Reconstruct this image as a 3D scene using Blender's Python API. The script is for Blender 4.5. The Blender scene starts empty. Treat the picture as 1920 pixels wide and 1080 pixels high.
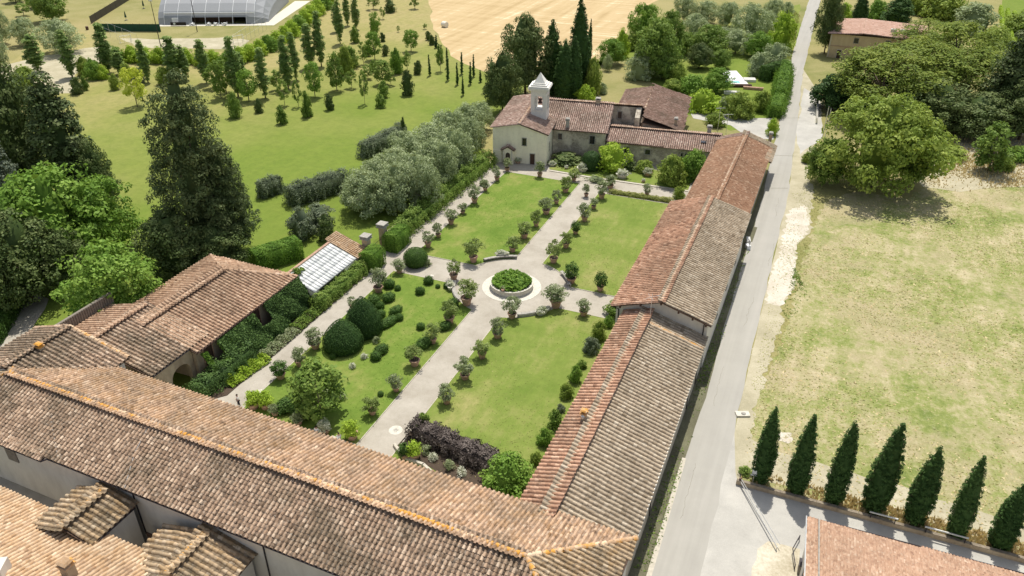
import bpy, math, random
import numpy as np
from mathutils import Vector, Matrix

S = bpy.context.scene
COL = S.collection
R = math.radians
# ---------------------------------------------------------------- camera
CAM_H = 60.0; PITCH = R(30.8); YAW = R(22.55); FPX = 1465.0
cam = bpy.data.objects.new('camera', bpy.data.cameras.new('camera'))
COL.objects.link(cam)
cam.location = (0, 0, CAM_H)
cam.rotation_euler = (R(90) - PITCH, 0, YAW)
cam.data.sensor_width = 36.0
cam.data.lens = FPX / 1920 * 36
cam.data.clip_start = 1.0
cam.data.clip_end = 4000
S.camera = cam
# ---------------------------------------------------------------- light
SUN_EL = R(66); SUN_AZ = R(13)          # sun stands beyond the garden (+Y), a little towards -X
sd = Vector((-math.sin(SUN_AZ) * math.cos(SUN_EL), math.cos(SUN_AZ) * math.cos(SUN_EL), math.sin(SUN_EL)))
sun = bpy.data.objects.new('sun', bpy.data.lights.new('sun', 'SUN'))
COL.objects.link(sun)
sun.rotation_euler = sd.to_track_quat('Z', 'Y').to_euler()
sun.data.energy = 4.3
sun.data.angle = R(0.53)
sun.data.color = (1.0, 0.95, 0.86)
W = bpy.data.worlds.new('World'); S.world = W; W.use_nodes = True
wn = W.node_tree; bg = wn.nodes['Background']
sky = wn.nodes.new('ShaderNodeTexSky'); sky.sky_type = 'NISHITA'; sky.sun_disc = False
sky.sun_elevation = SUN_EL; sky.sun_rotation = -SUN_AZ
sky.air_density = 1.0; sky.dust_density = 1.6
hsv = wn.nodes.new('ShaderNodeHueSaturation'); hsv.inputs['Saturation'].default_value = .55   # takes blue out of the sky fill
wn.links.new(sky.outputs[0], hsv.inputs['Color']); wn.links.new(hsv.outputs[0], bg.inputs[0]); bg.inputs[1].default_value = 0.13
S.view_settings.view_transform = 'Standard'; S.view_settings.look = 'None'
S.view_settings.exposure = 0.16; S.view_settings.gamma = 1.0
S.view_settings.use_curve_mapping = False
try:
    S.cycles.max_bounces = 6; S.cycles.transparent_max_bounces = 6
    S.cycles.diffuse_bounces = 3
except Exception: pass

# ---------------------------------------------------------------- survey helpers
# the photograph's pixels (1920 x 1080) surveyed onto a level plane: gives real places and real sizes in metres
def G(px, py, z=0.0):
    x = (px - 960) / FPX; y = (py - 540) / FPX
    fw = math.cos(PITCH) - y * math.sin(PITCH); dn = math.sin(PITCH) + y * math.cos(PITCH)
    t = (CAM_H - z) / dn; r = x * t; a = fw * t
    return (r * math.cos(YAW) - a * math.sin(YAW), r * math.sin(YAW) + a * math.cos(YAW))
def PJ(X, Y, Z=0.0):
    r = X * math.cos(YAW) + Y * math.sin(YAW); a = -X * math.sin(YAW) + Y * math.cos(YAW); d = CAM_H - Z
    D = a * math.cos(PITCH) + d * math.sin(PITCH); v = d * math.cos(PITCH) - a * math.sin(PITCH)
    return 960 + FPX * r / D, 540 + FPX * v / D, D
def HT(bx, by, ty):
    X, Y = G(bx, by); lo, hi = 0.0, 58.0
    for _ in range(40):
        m = (lo + hi) / 2
        if PJ(X, Y, m)[1] > ty: lo = m
        else: hi = m
    return lo
def WD(bx, by, wpx, z=0.0):
    X, Y = G(bx, by, z); return wpx * PJ(X, Y, z)[2] / FPX

# ---------------------------------------------------------------- materials
MATS = {}
class NT:
    def __init__(s, name):
        s.m = bpy.data.materials.new(name); s.m.use_nodes = True
        s.t = s.m.node_tree; s.t.nodes.clear()
        s.out = s.n('ShaderNodeOutputMaterial')
        s.geo = s.n('ShaderNodeNewGeometry')
    def n(s, typ, **kw):
        o = s.t.nodes.new(typ)
        for k, v in kw.items(): setattr(o, k, v)
        return o
    def l(s, a, b): s.t.links.new(a, b)
    def pos(s, sc=(1, 1, 1)):
        mp = s.n('ShaderNodeMapping'); mp.inputs['Scale'].default_value = sc
        s.l(s.geo.outputs['Position'], mp.inputs['Vector']); return mp.outputs[0]
    def noise(s, scale, detail=3, rough=.55, vec=None, dist=0.0):
        o = s.n('ShaderNodeTexNoise'); o.inputs['Scale'].default_value = scale
        o.inputs['Detail'].default_value = detail; o.inputs['Roughness'].default_value = rough
        o.inputs['Distortion'].default_value = dist
        s.l(vec if vec is not None else s.geo.outputs['Position'], o.inputs['Vector']); return o.outputs['Fac']
    def vor(s, scale, vec=None, out='Distance', feat='F1'):
        o = s.n('ShaderNodeTexVoronoi', feature=feat); o.inputs['Scale'].default_value = scale
        s.l(vec if vec is not None else s.geo.outputs['Position'], o.inputs['Vector']); return o.outputs[out]
    def ramp(s, fac, stops, interp='LINEAR'):
        o = s.n('ShaderNodeValToRGB'); cr = o.color_ramp; cr.interpolation = interp
        while len(cr.elements) < len(stops): cr.elements.new(0.5)
        for e, (p, c) in zip(cr.elements, stops):
            e.position = p; e.color = (c, c, c, 1) if isinstance(c, (int, float)) else (c[0], c[1], c[2], 1)
        s.l(fac, o.inputs[0]); return o.outputs[0]
    def mix(s, f, a, b, mode='MIX'):
        o = s.n('ShaderNodeMix', data_type='RGBA', blend_type=mode)
        for sock, v in ((o.inputs[0], f), (o.inputs[6], a), (o.inputs[7], b)):
            if isinstance(v, (int, float)): sock.default_value = v
            elif isinstance(v, (tuple, list)): sock.default_value = (v[0], v[1], v[2], 1)
            else: s.l(v, sock)
        return o.outputs[2]
    def math(s, op, a, b=0.0, clamp=False):
        o = s.n('ShaderNodeMath', operation=op, use_clamp=clamp)
        for i, v in enumerate((a, b)):
            if isinstance(v, (int, float)): o.inputs[i].default_value = v
            else: s.l(v, o.inputs[i])
        return o.outputs[0]
    def attr(s, name='rnd'):
        o = s.n('ShaderNodeAttribute', attribute_name=name); return o.outputs['Fac']
    def orand(s): return s.n('ShaderNodeObjectInfo').outputs['Random']
    def bsdf(s, col, rough=.8, bump=None, bstr=.3, bdist=.05, spec=.3, metal=0.0):
        b = s.n('ShaderNodeBsdfPrincipled'); b.inputs['Roughness'].default_value = rough
        b.inputs['Specular IOR Level'].default_value = spec; b.inputs['Metallic'].default_value = metal
        if isinstance(col, (tuple, list)): b.inputs['Base Color'].default_value = (col[0], col[1], col[2], 1)
        else: s.l(col, b.inputs['Base Color'])
        if bump is not None:
            bn = s.n('ShaderNodeBump'); bn.inputs['Strength'].default_value = bstr; bn.inputs['Distance'].default_value = bdist
            s.l(bump, bn.inputs['Height']); s.l(bn.outputs[0], b.inputs['Normal'])
        s.l(b.outputs[0], s.out.inputs[0]); return b

def m_plain(name, c, rough=.7, var=.18, scale=3.0, metal=0.0, spec=.3):
    n = NT(name); f = n.noise(scale, 4)
    lo = tuple(v * (1 - var) for v in c); hi = tuple(min(1, v * (1 + var)) for v in c)
    n.bsdf(n.ramp(f, [(.3, lo), (.7, hi)]), rough, bump=f, bstr=.15, bdist=.03, metal=metal, spec=spec)
    MATS[name] = n.m; return n.m

LK = 1.3
def m_leaf(name, c0, c1, c2, trans=.28, nscale=.35, rough=.55, big=.5):
    """leaf colours spread per leaf (rnd) and per patch of crown"""
    c0, c1, c2 = [tuple(min(.9, v * k) for v in c) for c, k in ((c0, LK), (c1, LK), (c2, LK * .95))]
    n = NT(name)
    f = n.math('ADD', n.math('MULTIPLY', n.attr(), .62), n.math('MULTIPLY', n.noise(nscale, 2), big))
    f = n.math('ADD', f, n.math('MULTIPLY', n.orand(), .16))
    col = n.ramp(f, [(.25, c0), (.58, c1), (.95, c2)])
    b = n.n('ShaderNodeBsdfPrincipled'); b.inputs['Roughness'].default_value = rough
    b.inputs['Specular IOR Level'].default_value = .10
    n.l(col, b.inputs['Base Color'])
    tr = n.n('ShaderNodeBsdfTranslucent'); n.l(n.mix(.35, col, (c2[0]*1.2, c2[1]*1.2, c2[2]*.7)), tr.inputs[0])
    mx = n.n('ShaderNodeMixShader'); mx.inputs[0].default_value = trans
    n.l(b.outputs[0], mx.inputs[1]); n.l(tr.outputs[0], mx.inputs[2]); n.l(mx.outputs[0], n.out.inputs[0])
    MATS[name] = n.m; return n.m

def m_tile(name, cols, moss=.5, lich=.35, orange=0.0, dark=(.05, .038, .028), mossc=(.10, .085, .055)):
    cols = [tuple(v * k for v, k in zip(c, (1.08, 1.04, .98))) for c in cols]
    n = NT(name)
    f = n.math('ADD', n.math('MULTIPLY', n.attr(), .75), n.math('MULTIPLY', n.noise(.9, 3), .35))
    c = n.ramp(f, [(.12, cols[0]), (.40, cols[1]), (.68, cols[2]), (.95, cols[3])])
    big = n.noise(.16, 4, .6)
    c = n.mix(n.math('MULTIPLY', n.ramp(big, [(.45, 0), (.60, 1)]), moss * .72), c, mossc)
    spot = n.noise(2.6, 5, .7)
    c = n.mix(n.math('MULTIPLY', n.ramp(spot, [(.52, 0), (.66, 1)]), moss), c, dark)
    lf = n.noise(5.5, 4, .7)
    c = n.mix(n.math('MULTIPLY', n.ramp(lf, [(.56, 0), (.68, 1)]), lich), c, (.50, .47, .40))
    if orange:
        of = n.math('MULTIPLY', n.ramp(n.noise(.8, 4, .65), [(.46, 0), (.58, 1)]), orange)
        c = n.mix(of, c, (.62, .30, .045))
    n.bsdf(c, .9, bump=n.noise(9, 4), bstr=.4, bdist=.03, spec=.15)
    MATS[name] = n.m
    if not name.endswith('_pan') and 'ridge' not in name:   # channel tiles: colour darkened for the shade between covers, plus more moss
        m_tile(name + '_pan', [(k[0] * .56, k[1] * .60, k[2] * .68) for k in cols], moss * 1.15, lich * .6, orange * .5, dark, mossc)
    return n.m

def m_wall(name, c, c2, stain=.4, scale=.7, stone=0.0):
    n = NT(name)
    v = n.pos((1, 1, .35))
    f = n.noise(scale, 5, .65, v)
    col = n.ramp(f, [(.3, c2), (.6, c)])
    st = n.ramp(n.noise(2.1, 5, .7), [(.5, 0), (.75, 1)])
    col = n.mix(n.math('MULTIPLY', st, stain), col, (.16, .13, .10))
    h = f
    if stone:
        w = n.vor(3.2, n.pos((1, 1, 1.6)), 'Color'); d = n.vor(3.2, n.pos((1, 1, 1.6)), 'Distance', 'DISTANCE_TO_EDGE')
        sc = n.ramp(n.math('MULTIPLY', w, 1.0), [(.1, (.20, .16, .12)), (.5, (.33, .28, .22)), (.9, (.45, .38, .30))])
        sc = n.mix(n.ramp(d, [(.0, 1), (.09, 0)]), sc, (.40, .37, .31))
        mk = n.ramp(n.noise(.45, 4, .6), [(.42, 0), (.52, 1)])
        col = n.mix(n.math('MULTIPLY', mk, stone), col, sc); h = n.mix(mk, f, d)
    n.bsdf(col, .92, bump=h, bstr=.35, bdist=.04, spec=.1)
    MATS[name] = n.m; return n.m

# foliage (base colours are the leaves' own)
m_leaf('lf_lemon', (.075, .11, .028), (.16, .215, .06), (.32, .37, .15), big=.45, nscale=1.2)
m_leaf('lf_oleander', (.09, .115, .055), (.19, .23, .11), (.40, .43, .27), big=.45, nscale=1.2)
m_leaf('lf_box', (.035, .065, .016), (.06, .115, .025), (.10, .17, .04), nscale=1.0, trans=.2)
m_leaf('lf_cone', (.022, .048, .014), (.036, .075, .02), (.062, .11, .03), nscale=.8, trans=.12)
m_leaf('lf_hedge', (.05, .10, .016), (.10, .19, .028), (.19, .30, .05), nscale=.6)
m_leaf('lf_laurel', (.07, .09, .05), (.13, .165, .10), (.24, .27, .18), nscale=.8)
m_leaf('lf_olive', (.13, .165, .075), (.25, .30, .15), (.42, .47, .28), nscale=.5, trans=.2)
m_leaf('lf_cypress', (.022, .050, .012), (.045, .09, .022), (.085, .15, .04), nscale=1.1, trans=.1)
m_leaf('lf_cedar', (.032, .052, .018), (.066, .095, .032), (.145, .17, .068), nscale=.5, trans=.12)
m_leaf('lf_bluecedar', (.07, .09, .065), (.13, .155, .11), (.22, .24, .17), nscale=.5, trans=.12)
m_leaf('lf_ilex', (.036, .06, .018), (.078, .112, .034), (.16, .19, .07), nscale=.5, trans=.15)
m_leaf('lf_fresh', (.07, .13, .020), (.13, .23, .035), (.24, .35, .07), nscale=.4)
m_leaf('lf_green', (.06, .11, .02), (.125, .195, .038), (.24, .32, .075), nscale=.4)
m_leaf('lf_walnut', (.085, .13, .022), (.175, .24, .042), (.33, .39, .09), nscale=.35)
m_leaf('lf_pine', (.06, .095, .016), (.125, .175, .028), (.24, .28, .05), nscale=.3)
m_leaf('lf_poplar', (.075, .13, .035), (.16, .24, .065), (.29, .36, .12), nscale=.6)
m_leaf('lf_yellow', (.22, .28, .03), (.38, .44, .05), (.58, .60, .12), nscale=.5)
m_leaf('lf_lime', (.14, .22, .02), (.25, .36, .035), (.40, .50, .08), nscale=.6)
m_leaf('lf_purple', (.030, .024, .022), (.07, .056, .05), (.15, .125, .11), nscale=.8, trans=.08)
m_leaf('lf_white', (.16, .19, .09), (.40, .41, .30), (.72, .71, .62), nscale=2, trans=.15)
m_leaf('lf_ivy', (.030, .055, .018), (.055, .10, .028), (.11, .18, .05), nscale=.5, trans=.15)
m_leaf('lf_straw', (.30, .23, .11), (.45, .36, .19), (.60, .50, .29), nscale=.5, trans=.2)
m_leaf('lf_weed', (.17, .19, .05), (.27, .28, .09), (.38, .36, .15), nscale=.3, trans=.2)
# tiles
m_tile('tl_hall', [(.16, .11, .075), (.34, .24, .17), (.47, .345, .25), (.66, .53, .41)], moss=.78, lich=.6)
m_tile('tl_hall_garden', [(.20, .13, .085), (.39, .265, .18), (.51, .36, .25), (.66, .51, .38)], moss=.50, lich=.5, orange=.12)
m_tile('tl_barn', [(.20, .12, .08), (.38, .25, .17), (.48, .33, .23), (.60, .45, .33)], moss=.35, lich=.4)
m_tile('tl_barn_west', [(.22, .12, .08), (.42, .25, .17), (.53, .33, .23), (.66, .46, .34)], moss=.40, lich=.3)
m_tile('tl_grey', [(.23, .18, .125), (.38, .31, .23), (.47, .395, .30), (.58, .51, .41)], moss=.25, lich=.5)
m_tile('tl_court', [(.30, .19, .12), (.48, .34, .22), (.59, .44, .30), (.70, .57, .42)], moss=.22, lich=.4, orange=.12)
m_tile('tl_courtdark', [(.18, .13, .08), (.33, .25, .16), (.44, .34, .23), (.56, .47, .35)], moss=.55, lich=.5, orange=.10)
m_tile('tl_chapel', [(.19, .125, .10), (.34, .235, .195), (.45, .33, .28), (.62, .52, .45)], moss=.45, lich=.55)
m_tile('tl_back', [(.15, .10, .08), (.25, .165, .13), (.32, .22, .18), (.44, .34, .29)], moss=.5, lich=.35)
m_tile('tl_rust', [(.26, .15, .095), (.36, .215, .14), (.43, .27, .18), (.62, .46, .34)], moss=.25, lich=.12)
m_tile('tl_new', [(.27, .165, .115), (.37, .235, .165), (.43, .285, .205), (.52, .39, .30)], moss=.2, lich=.4)
m_tile('tl_villa', [(.44, .27, .22), (.52, .35, .28), (.57, .40, .33), (.64, .48, .41)], moss=.05, lich=.1)
m_tile('tl_ridge', [(.34, .22, .13), (.48, .33, .21), (.58, .42, .28), (.66, .53, .39)], moss=.3, lich=.35, orange=.9)
m_tile('tl_ridgeplain', [(.28, .18, .12), (.42, .29, .20), (.52, .38, .28), (.62, .50, .40)], moss=.3, lich=.5)
m_plain('tl_deck', (.10, .065, .045), .95)
# walls
m_wall('wl_cream', (.92, .86, .67), (.82, .76, .59), stain=.16)
m_wall('wl_white', (.70, .66, .58), (.60, .56, .49), stain=.10)
m_wall('wl_stone', (.68, .61, .49), (.50, .44, .35), stain=.35, stone=.85)
m_wall('wl_barn', (.58, .53, .44), (.42, .38, .31), stain=.45, stone=.35)
m_wall('wl_ochre', (.60, .47, .29), (.50, .38, .23), stain=.1)
m_wall('wl_orangery', (.50, .41, .29), (.34, .26, .18), stain=.4)
m_plain('tower_white', (.74, .72, .66), .85, .07)
m_plain('stone_pale', (.58, .55, .47), .9, .15)
m_plain('stone_grey', (.36, .34, .30), .9, .2)
m_plain('stone_kerb', (.50, .46, .38), .9, .15)
m_plain('terracotta', (.44, .28, .20), .85, .25, 2.0)
m_plain('soil', (.07, .05, .035), .95)
m_plain('bark', (.12, .09, .065), .95, .3)
m_plain('bark_pale', (.24, .20, .15), .95, .3)
m_plain('wood_dark', (.08, .045, .03), .7)
m_plain('wood_grey', (.22, .19, .155), .85)
m_plain('metal_dark', (.035, .03, .035), .45, metal=.3)
m_plain('metal_light', (.62, .62, .60), .4, .05, metal=.5)
m_plain('copper', (.10, .055, .045), .5, metal=.4)
m_plain('glass_dark', (.02, .022, .025), .15, .05, spec=.6)
m_plain('fabric_grey', (.31, .32, .33), .6, .06)
m_plain('fabric_green', (.02, .07, .045), .8)
m_plain('fabric_white', (.75, .76, .76), .6, .04)
m_plain('pool_water', (.18, .60, .55), .08, .03)
m_plain('deck_white', (.72, .70, .66), .8, .05)
m_plain('skin', (.50, .32, .24), .6, .05)
m_plain('cloth_white', (.80, .80, .82), .8, .04)
m_plain('cloth_navy', (.02, .022, .035), .8)
m_plain('hair', (.04, .025, .018), .7)
m_plain('hay', (.74, .70, .60), .8)
m_plain('paint_blue', (.05, .08, .30), .6)
# glazing of the greenhouse: dusty panes
n = NT('pane_dusty'); f = n.noise(2.5, 4)
col = n.ramp(n.math('ADD', n.math('MULTIPLY', n.attr(), .8), n.math('MULTIPLY', f, .3)), [(.15, (.36, .38, .37)), (.5, (.54, .56, .545)), (.9, (.70, .71, .69))])
n.bsdf(col, .35, spec=.5); MATS['pane_dusty'] = n.m
# grounds
def m_ground():
    n = NT('gr_country'); big = n.noise(.018, 4, .6); mid = n.noise(.12, 4, .6); fine = n.noise(1.7, 5, .75)
    g = n.ramp(big, [(.35, (.17, .19, .055)), (.55, (.30, .27, .11)), (.7, (.40, .33, .16))])
    g = n.mix(n.ramp(mid, [(.4, 0), (.62, .7)]), g, (.34, .30, .14))
    g = n.mix(n.math('MULTIPLY', n.ramp(fine, [(.35, 0), (.7, 1)]), .35), g, (.12, .13, .04))
    n.bsdf(g, .95, bump=fine, bstr=.5, bdist=.15, spec=.1); MATS['gr_country'] = n.m
    # park lawn: greener towards the garden, drier towards the playing field
    n = NT('gr_park'); sx = n.n('ShaderNodeSeparateXYZ'); n.l(n.geo.outputs['Position'], sx.inputs[0])
    y = n.math('MULTIPLY', n.math('SUBTRACT', n.math('SUBTRACT', n.math('MULTIPLY', sx.outputs[1], .5), n.math('MULTIPLY', sx.outputs[0], .8)), 132.0), .010)
    y = n.math('ADD', y, n.math('MULTIPLY', n.math('SUBTRACT', n.noise(.035, 4, .6), .5), 1.5), clamp=True)
    g = n.ramp(y, [(.05, (.155, .215, .035)), (.35, (.205, .24, .055)), (.7, (.29, .275, .095)), (1, (.37, .31, .14))])
    fine = n.noise(.55, 6, .85); st = n.noise(.3, 5, .75, n.pos((.9, .25, 1)))
    g = n.mix(n.math('MULTIPLY', n.ramp(st, [(.4, 0), (.7, 1)]), .30), g, (.25, .28, .06))
    g = n.mix(n.math('MULTIPLY', n.ramp(fine, [(.42, 0), (.62, 1)]), .36), g, (.09, .13, .025))
    n.bsdf(g, .95, bump=fine, bstr=.5, bdist=.12, spec=.1); MATS['gr_park'] = n.m
    n = NT('gr_lawn'); fine = n.noise(1.2, 6, .85); mid = n.noise(.16, 4, .65)
    g = n.ramp(n.math('ADD', n.math('MULTIPLY', mid, .7), n.math('MULTIPLY', n.noise(.7, 4, .7, n.pos((1, .25, 1))), .35)), [(.38, (.12, .195, .030)), (.52, (.165, .235, .042)), (.66, (.25, .27, .075)), (.78, (.34, .31, .12))])
    g = n.mix(n.math('MULTIPLY', n.ramp(fine, [(.40, 0), (.62, 1)]), .42), g, (.085, .135, .02))
    n.bsdf(g, .95, bump=fine, bstr=.5, bdist=.06, spec=.1); MATS['gr_lawn'] = n.m
    n = NT('gr_lawn_dry'); fine = n.noise(1.2, 6, .85); mid = n.noise(.13, 4, .65)
    g = n.ramp(n.math('ADD', n.math('MULTIPLY', mid, .75), n.math('MULTIPLY', n.noise(.7, 4, .7, n.pos((1, .25, 1))), .35)), [(.38, (.135, .20, .034)), (.54, (.185, .24, .05)), (.66, (.26, .275, .085)), (.78, (.37, .33, .14))])
    g = n.mix(n.math('MULTIPLY', n.ramp(fine, [(.40, 0), (.62, 1)]), .36), g, (.12, .15, .035))
    n.bsdf(g, .95, bump=fine, bstr=.5, bdist=.06, spec=.1); MATS['gr_lawn_dry'] = n.m
    # dry mown field
    n = NT('gr_field'); fine = n.noise(1.5, 6, .8); mid = n.noise(.09, 5, .7); m2 = n.noise(.35, 4, .75, n.pos((1.2, .45, 1)))
    m3 = n.noise(.7, 5, .85)
    f = n.math('ADD', n.math('ADD', n.math('MULTIPLY', mid, .42), n.math('MULTIPLY', m2, .30)), n.math('MULTIPLY', m3, .34))
    g = n.ramp(f, [(.43, (.155, .20, .05)), (.495, (.235, .265, .08)), (.55, (.34, .32, .155)), (.63, (.48, .415, .26))])
    g = n.mix(n.math('MULTIPLY', n.ramp(n.noise(.055, 5, .75), [(.48, 0), (.58, 1)]), .6), g, (.39, .325, .20))
    g = n.mix(n.math('MULTIPLY', n.ramp(n.noise(3.2, 4, .8), [(.56, 0), (.68, 1)]), .5), g, (.20, .17, .085))
    g = n.mix(n.math('MULTIPLY', n.ramp(fine, [(.5, 0), (.75, 1)]), .5), g, (.62, .54, .36))
    n.bsdf(g, .95, bump=fine, bstr=.7, bdist=.2, spec=.1); MATS['gr_field'] = n.m
    # stubble with swath lines
    n = NT('gr_stubble')
    def swath(ang, sc, off=0):
        mp = n.n('ShaderNodeMapping'); mp.inputs['Rotation'].default_value = (0, 0, ang); n.l(n.geo.outputs['Position'], mp.inputs[0])
        w = n.n('ShaderNodeTexWave'); w.wave_type = 'BANDS'; w.inputs['Scale'].default_value = sc
        w.inputs['Distortion'].default_value = 1.6; w.inputs['Detail'].default_value = 2; w.inputs['Detail Scale'].default_value = .4
        w.inputs['Phase Offset'].default_value = off
        n.l(mp.outputs[0], w.inputs['Vector']); return w.outputs['Fac']
    a = swath(R(22), .06); b = swath(R(60), .045, 2); mk = n.ramp(n.noise(.012, 3), [(.45, 0), (.52, 1)])
    a = n.noise(1.0, 4, .6, n.pos((.012, .42, 1))); b = n.noise(1.0, 4, .6, n.pos((.30, .02, 1)), .3)
    wv = n.mix(n.math('MULTIPLY', mk, .6), a, b)
    g = n.ramp(wv, [(.36, (.40, .295, .15)), (.48, (.50, .38, .21)), (.56, (.53, .41, .235)), (.64, (.70, .58, .38))])
    g = n.mix(n.math('MULTIPLY', n.ramp(n.noise(.8, 5, .8), [(.4, 0), (.7, 1)]), .35), g, (.38, .26, .11))
    n.bsdf(g, .95, spec=.1); MATS['gr_stubble'] = n.m
    def gravel(name, c0, c1, c2, sc=3.0, dirt=.25):
        n = NT(name); fi = n.noise(sc * 3, 4, .8); md = n.noise(.25, 5, .65); dr = n.noise(1.2, 5, .8)
        g = n.ramp(n.math('ADD', n.math('MULTIPLY', md, .6), n.math('MULTIPLY', fi, .4)), [(.35, c0), (.5, c1), (.65, c2)])
        g = n.mix(n.math('MULTIPLY', n.ramp(dr, [(.55, 0), (.8, 1)]), dirt), g, tuple(v * .6 for v in c0))
        n.bsdf(g, .95, bump=fi, bstr=.4, bdist=.03, spec=.1); MATS[name] = n.m
    gravel('gr_gravel', (.32, .285, .23), (.40, .365, .305), (.48, .44, .375), 4, .4)
    gravel('gr_chips', (.42, .37, .28), (.56, .51, .42), (.66, .62, .54), 1.2, .35)
    gravel('gr_drive', (.37, .355, .32), (.44, .425, .385), (.52, .50, .45), 3)
    gravel('gr_rubble', (.34, .29, .20), (.50, .45, .34), (.68, .63, .52), 1.0, .5)
    gravel('gr_verge', (.10, .095, .06), (.145, .14, .09), (.20, .20, .12), 2, .4)  # dark dirt and grass, darkened further to widen the barns' shadow on the verge
    gravel('gr_dirt', (.33, .30, .20), (.42, .38, .265), (.52, .475, .35), 1.5, .45)
    # worn pale asphalt with long wheel tracks and tar seams
    n = NT('gr_road'); mp = n.n('ShaderNodeMapping'); mp.inputs['Rotation'].default_value = (0, 0, R(-1)); mp.inputs['Scale'].default_value = (1, .03, 1)
    n.l(n.geo.outputs['Position'], mp.inputs[0])
    tr = n.noise(1.1, 3, .6, mp.outputs[0]); md = n.noise(.22, 5, .7); fi = n.noise(9, 4, .8)
    g = n.ramp(n.math('ADD', n.math('MULTIPLY', tr, .55), n.math('MULTIPLY', md, .45)), [(.33, (.35, .335, .30)), (.5, (.385, .37, .33)), (.67, (.42, .40, .36))])
    g = n.mix(n.math('MULTIPLY', n.ramp(n.noise(.9, 6, .8), [(.6, 0), (.75, 1)]), .3), g, (.52, .50, .46))
    g = n.mix(n.math('MULTIPLY', fi, .15), g, (.2, .19, .17))
    n.bsdf(g, .9, bump=fi, bstr=.2, bdist=.01, spec=.15); MATS['gr_road'] = n.m
m_ground()

# ---------------------------------------------------------------- mesh helpers
def npmesh(name, V, F, mat, rnd=None, smooth=False):
    """V (N,3); F (M,k) one polygon size, or a list of such arrays"""
    me = bpy.data.meshes.new(name)
    V = np.asarray(V, dtype=np.float32)
    Fs = F if isinstance(F, list) else [F]
    Fs = [np.asarray(f, dtype=np.int32) for f in Fs if len(f)]
    tot = np.concatenate([np.full(len(f), f.shape[1], dtype=np.int32) for f in Fs])
    idx = np.concatenate([f.ravel() for f in Fs])
    start = np.concatenate([[0], np.cumsum(tot)[:-1]]).astype(np.int32)
    me.vertices.add(len(V)); me.vertices.foreach_set('co', V.ravel())
    me.loops.add(len(idx)); me.loops.foreach_set('vertex_index', idx)
    me.polygons.add(len(tot)); me.polygons.foreach_set('loop_start', start)
    if rnd is not None:
        a = me.attributes.new('rnd', 'FLOAT', 'FACE'); a.data.foreach_set('value', np.asarray(rnd, dtype=np.float32))
    me.update(calc_edges=True); me.validate()
    if smooth: me.polygons.foreach_set('use_smooth', [True] * len(me.polygons))
    me.materials.append(MATS[mat] if isinstance(mat, str) else mat)
    return me

def link(name, me, parent=None, loc=None, rz=0.0):
    o = bpy.data.objects.new(name, me); COL.objects.link(o)
    if loc is not None: o.location = loc
    if rz: o.rotation_euler = (0, 0, rz)
    if parent is not None: o.parent = parent
    return o
def tag(o, label, cat, group=None):
    o['label'] = label; o['category'] = cat
    if group: o['group'] = group
    return o
def thing(name, label, cat, loc=(0, 0, 0), rz=0.0, group=None):
    return tag(link(name, None, None, loc, rz), label, cat, group)
def struct(name, me):
    o = link(name, me); o['kind'] = 'structure'; return o

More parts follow.
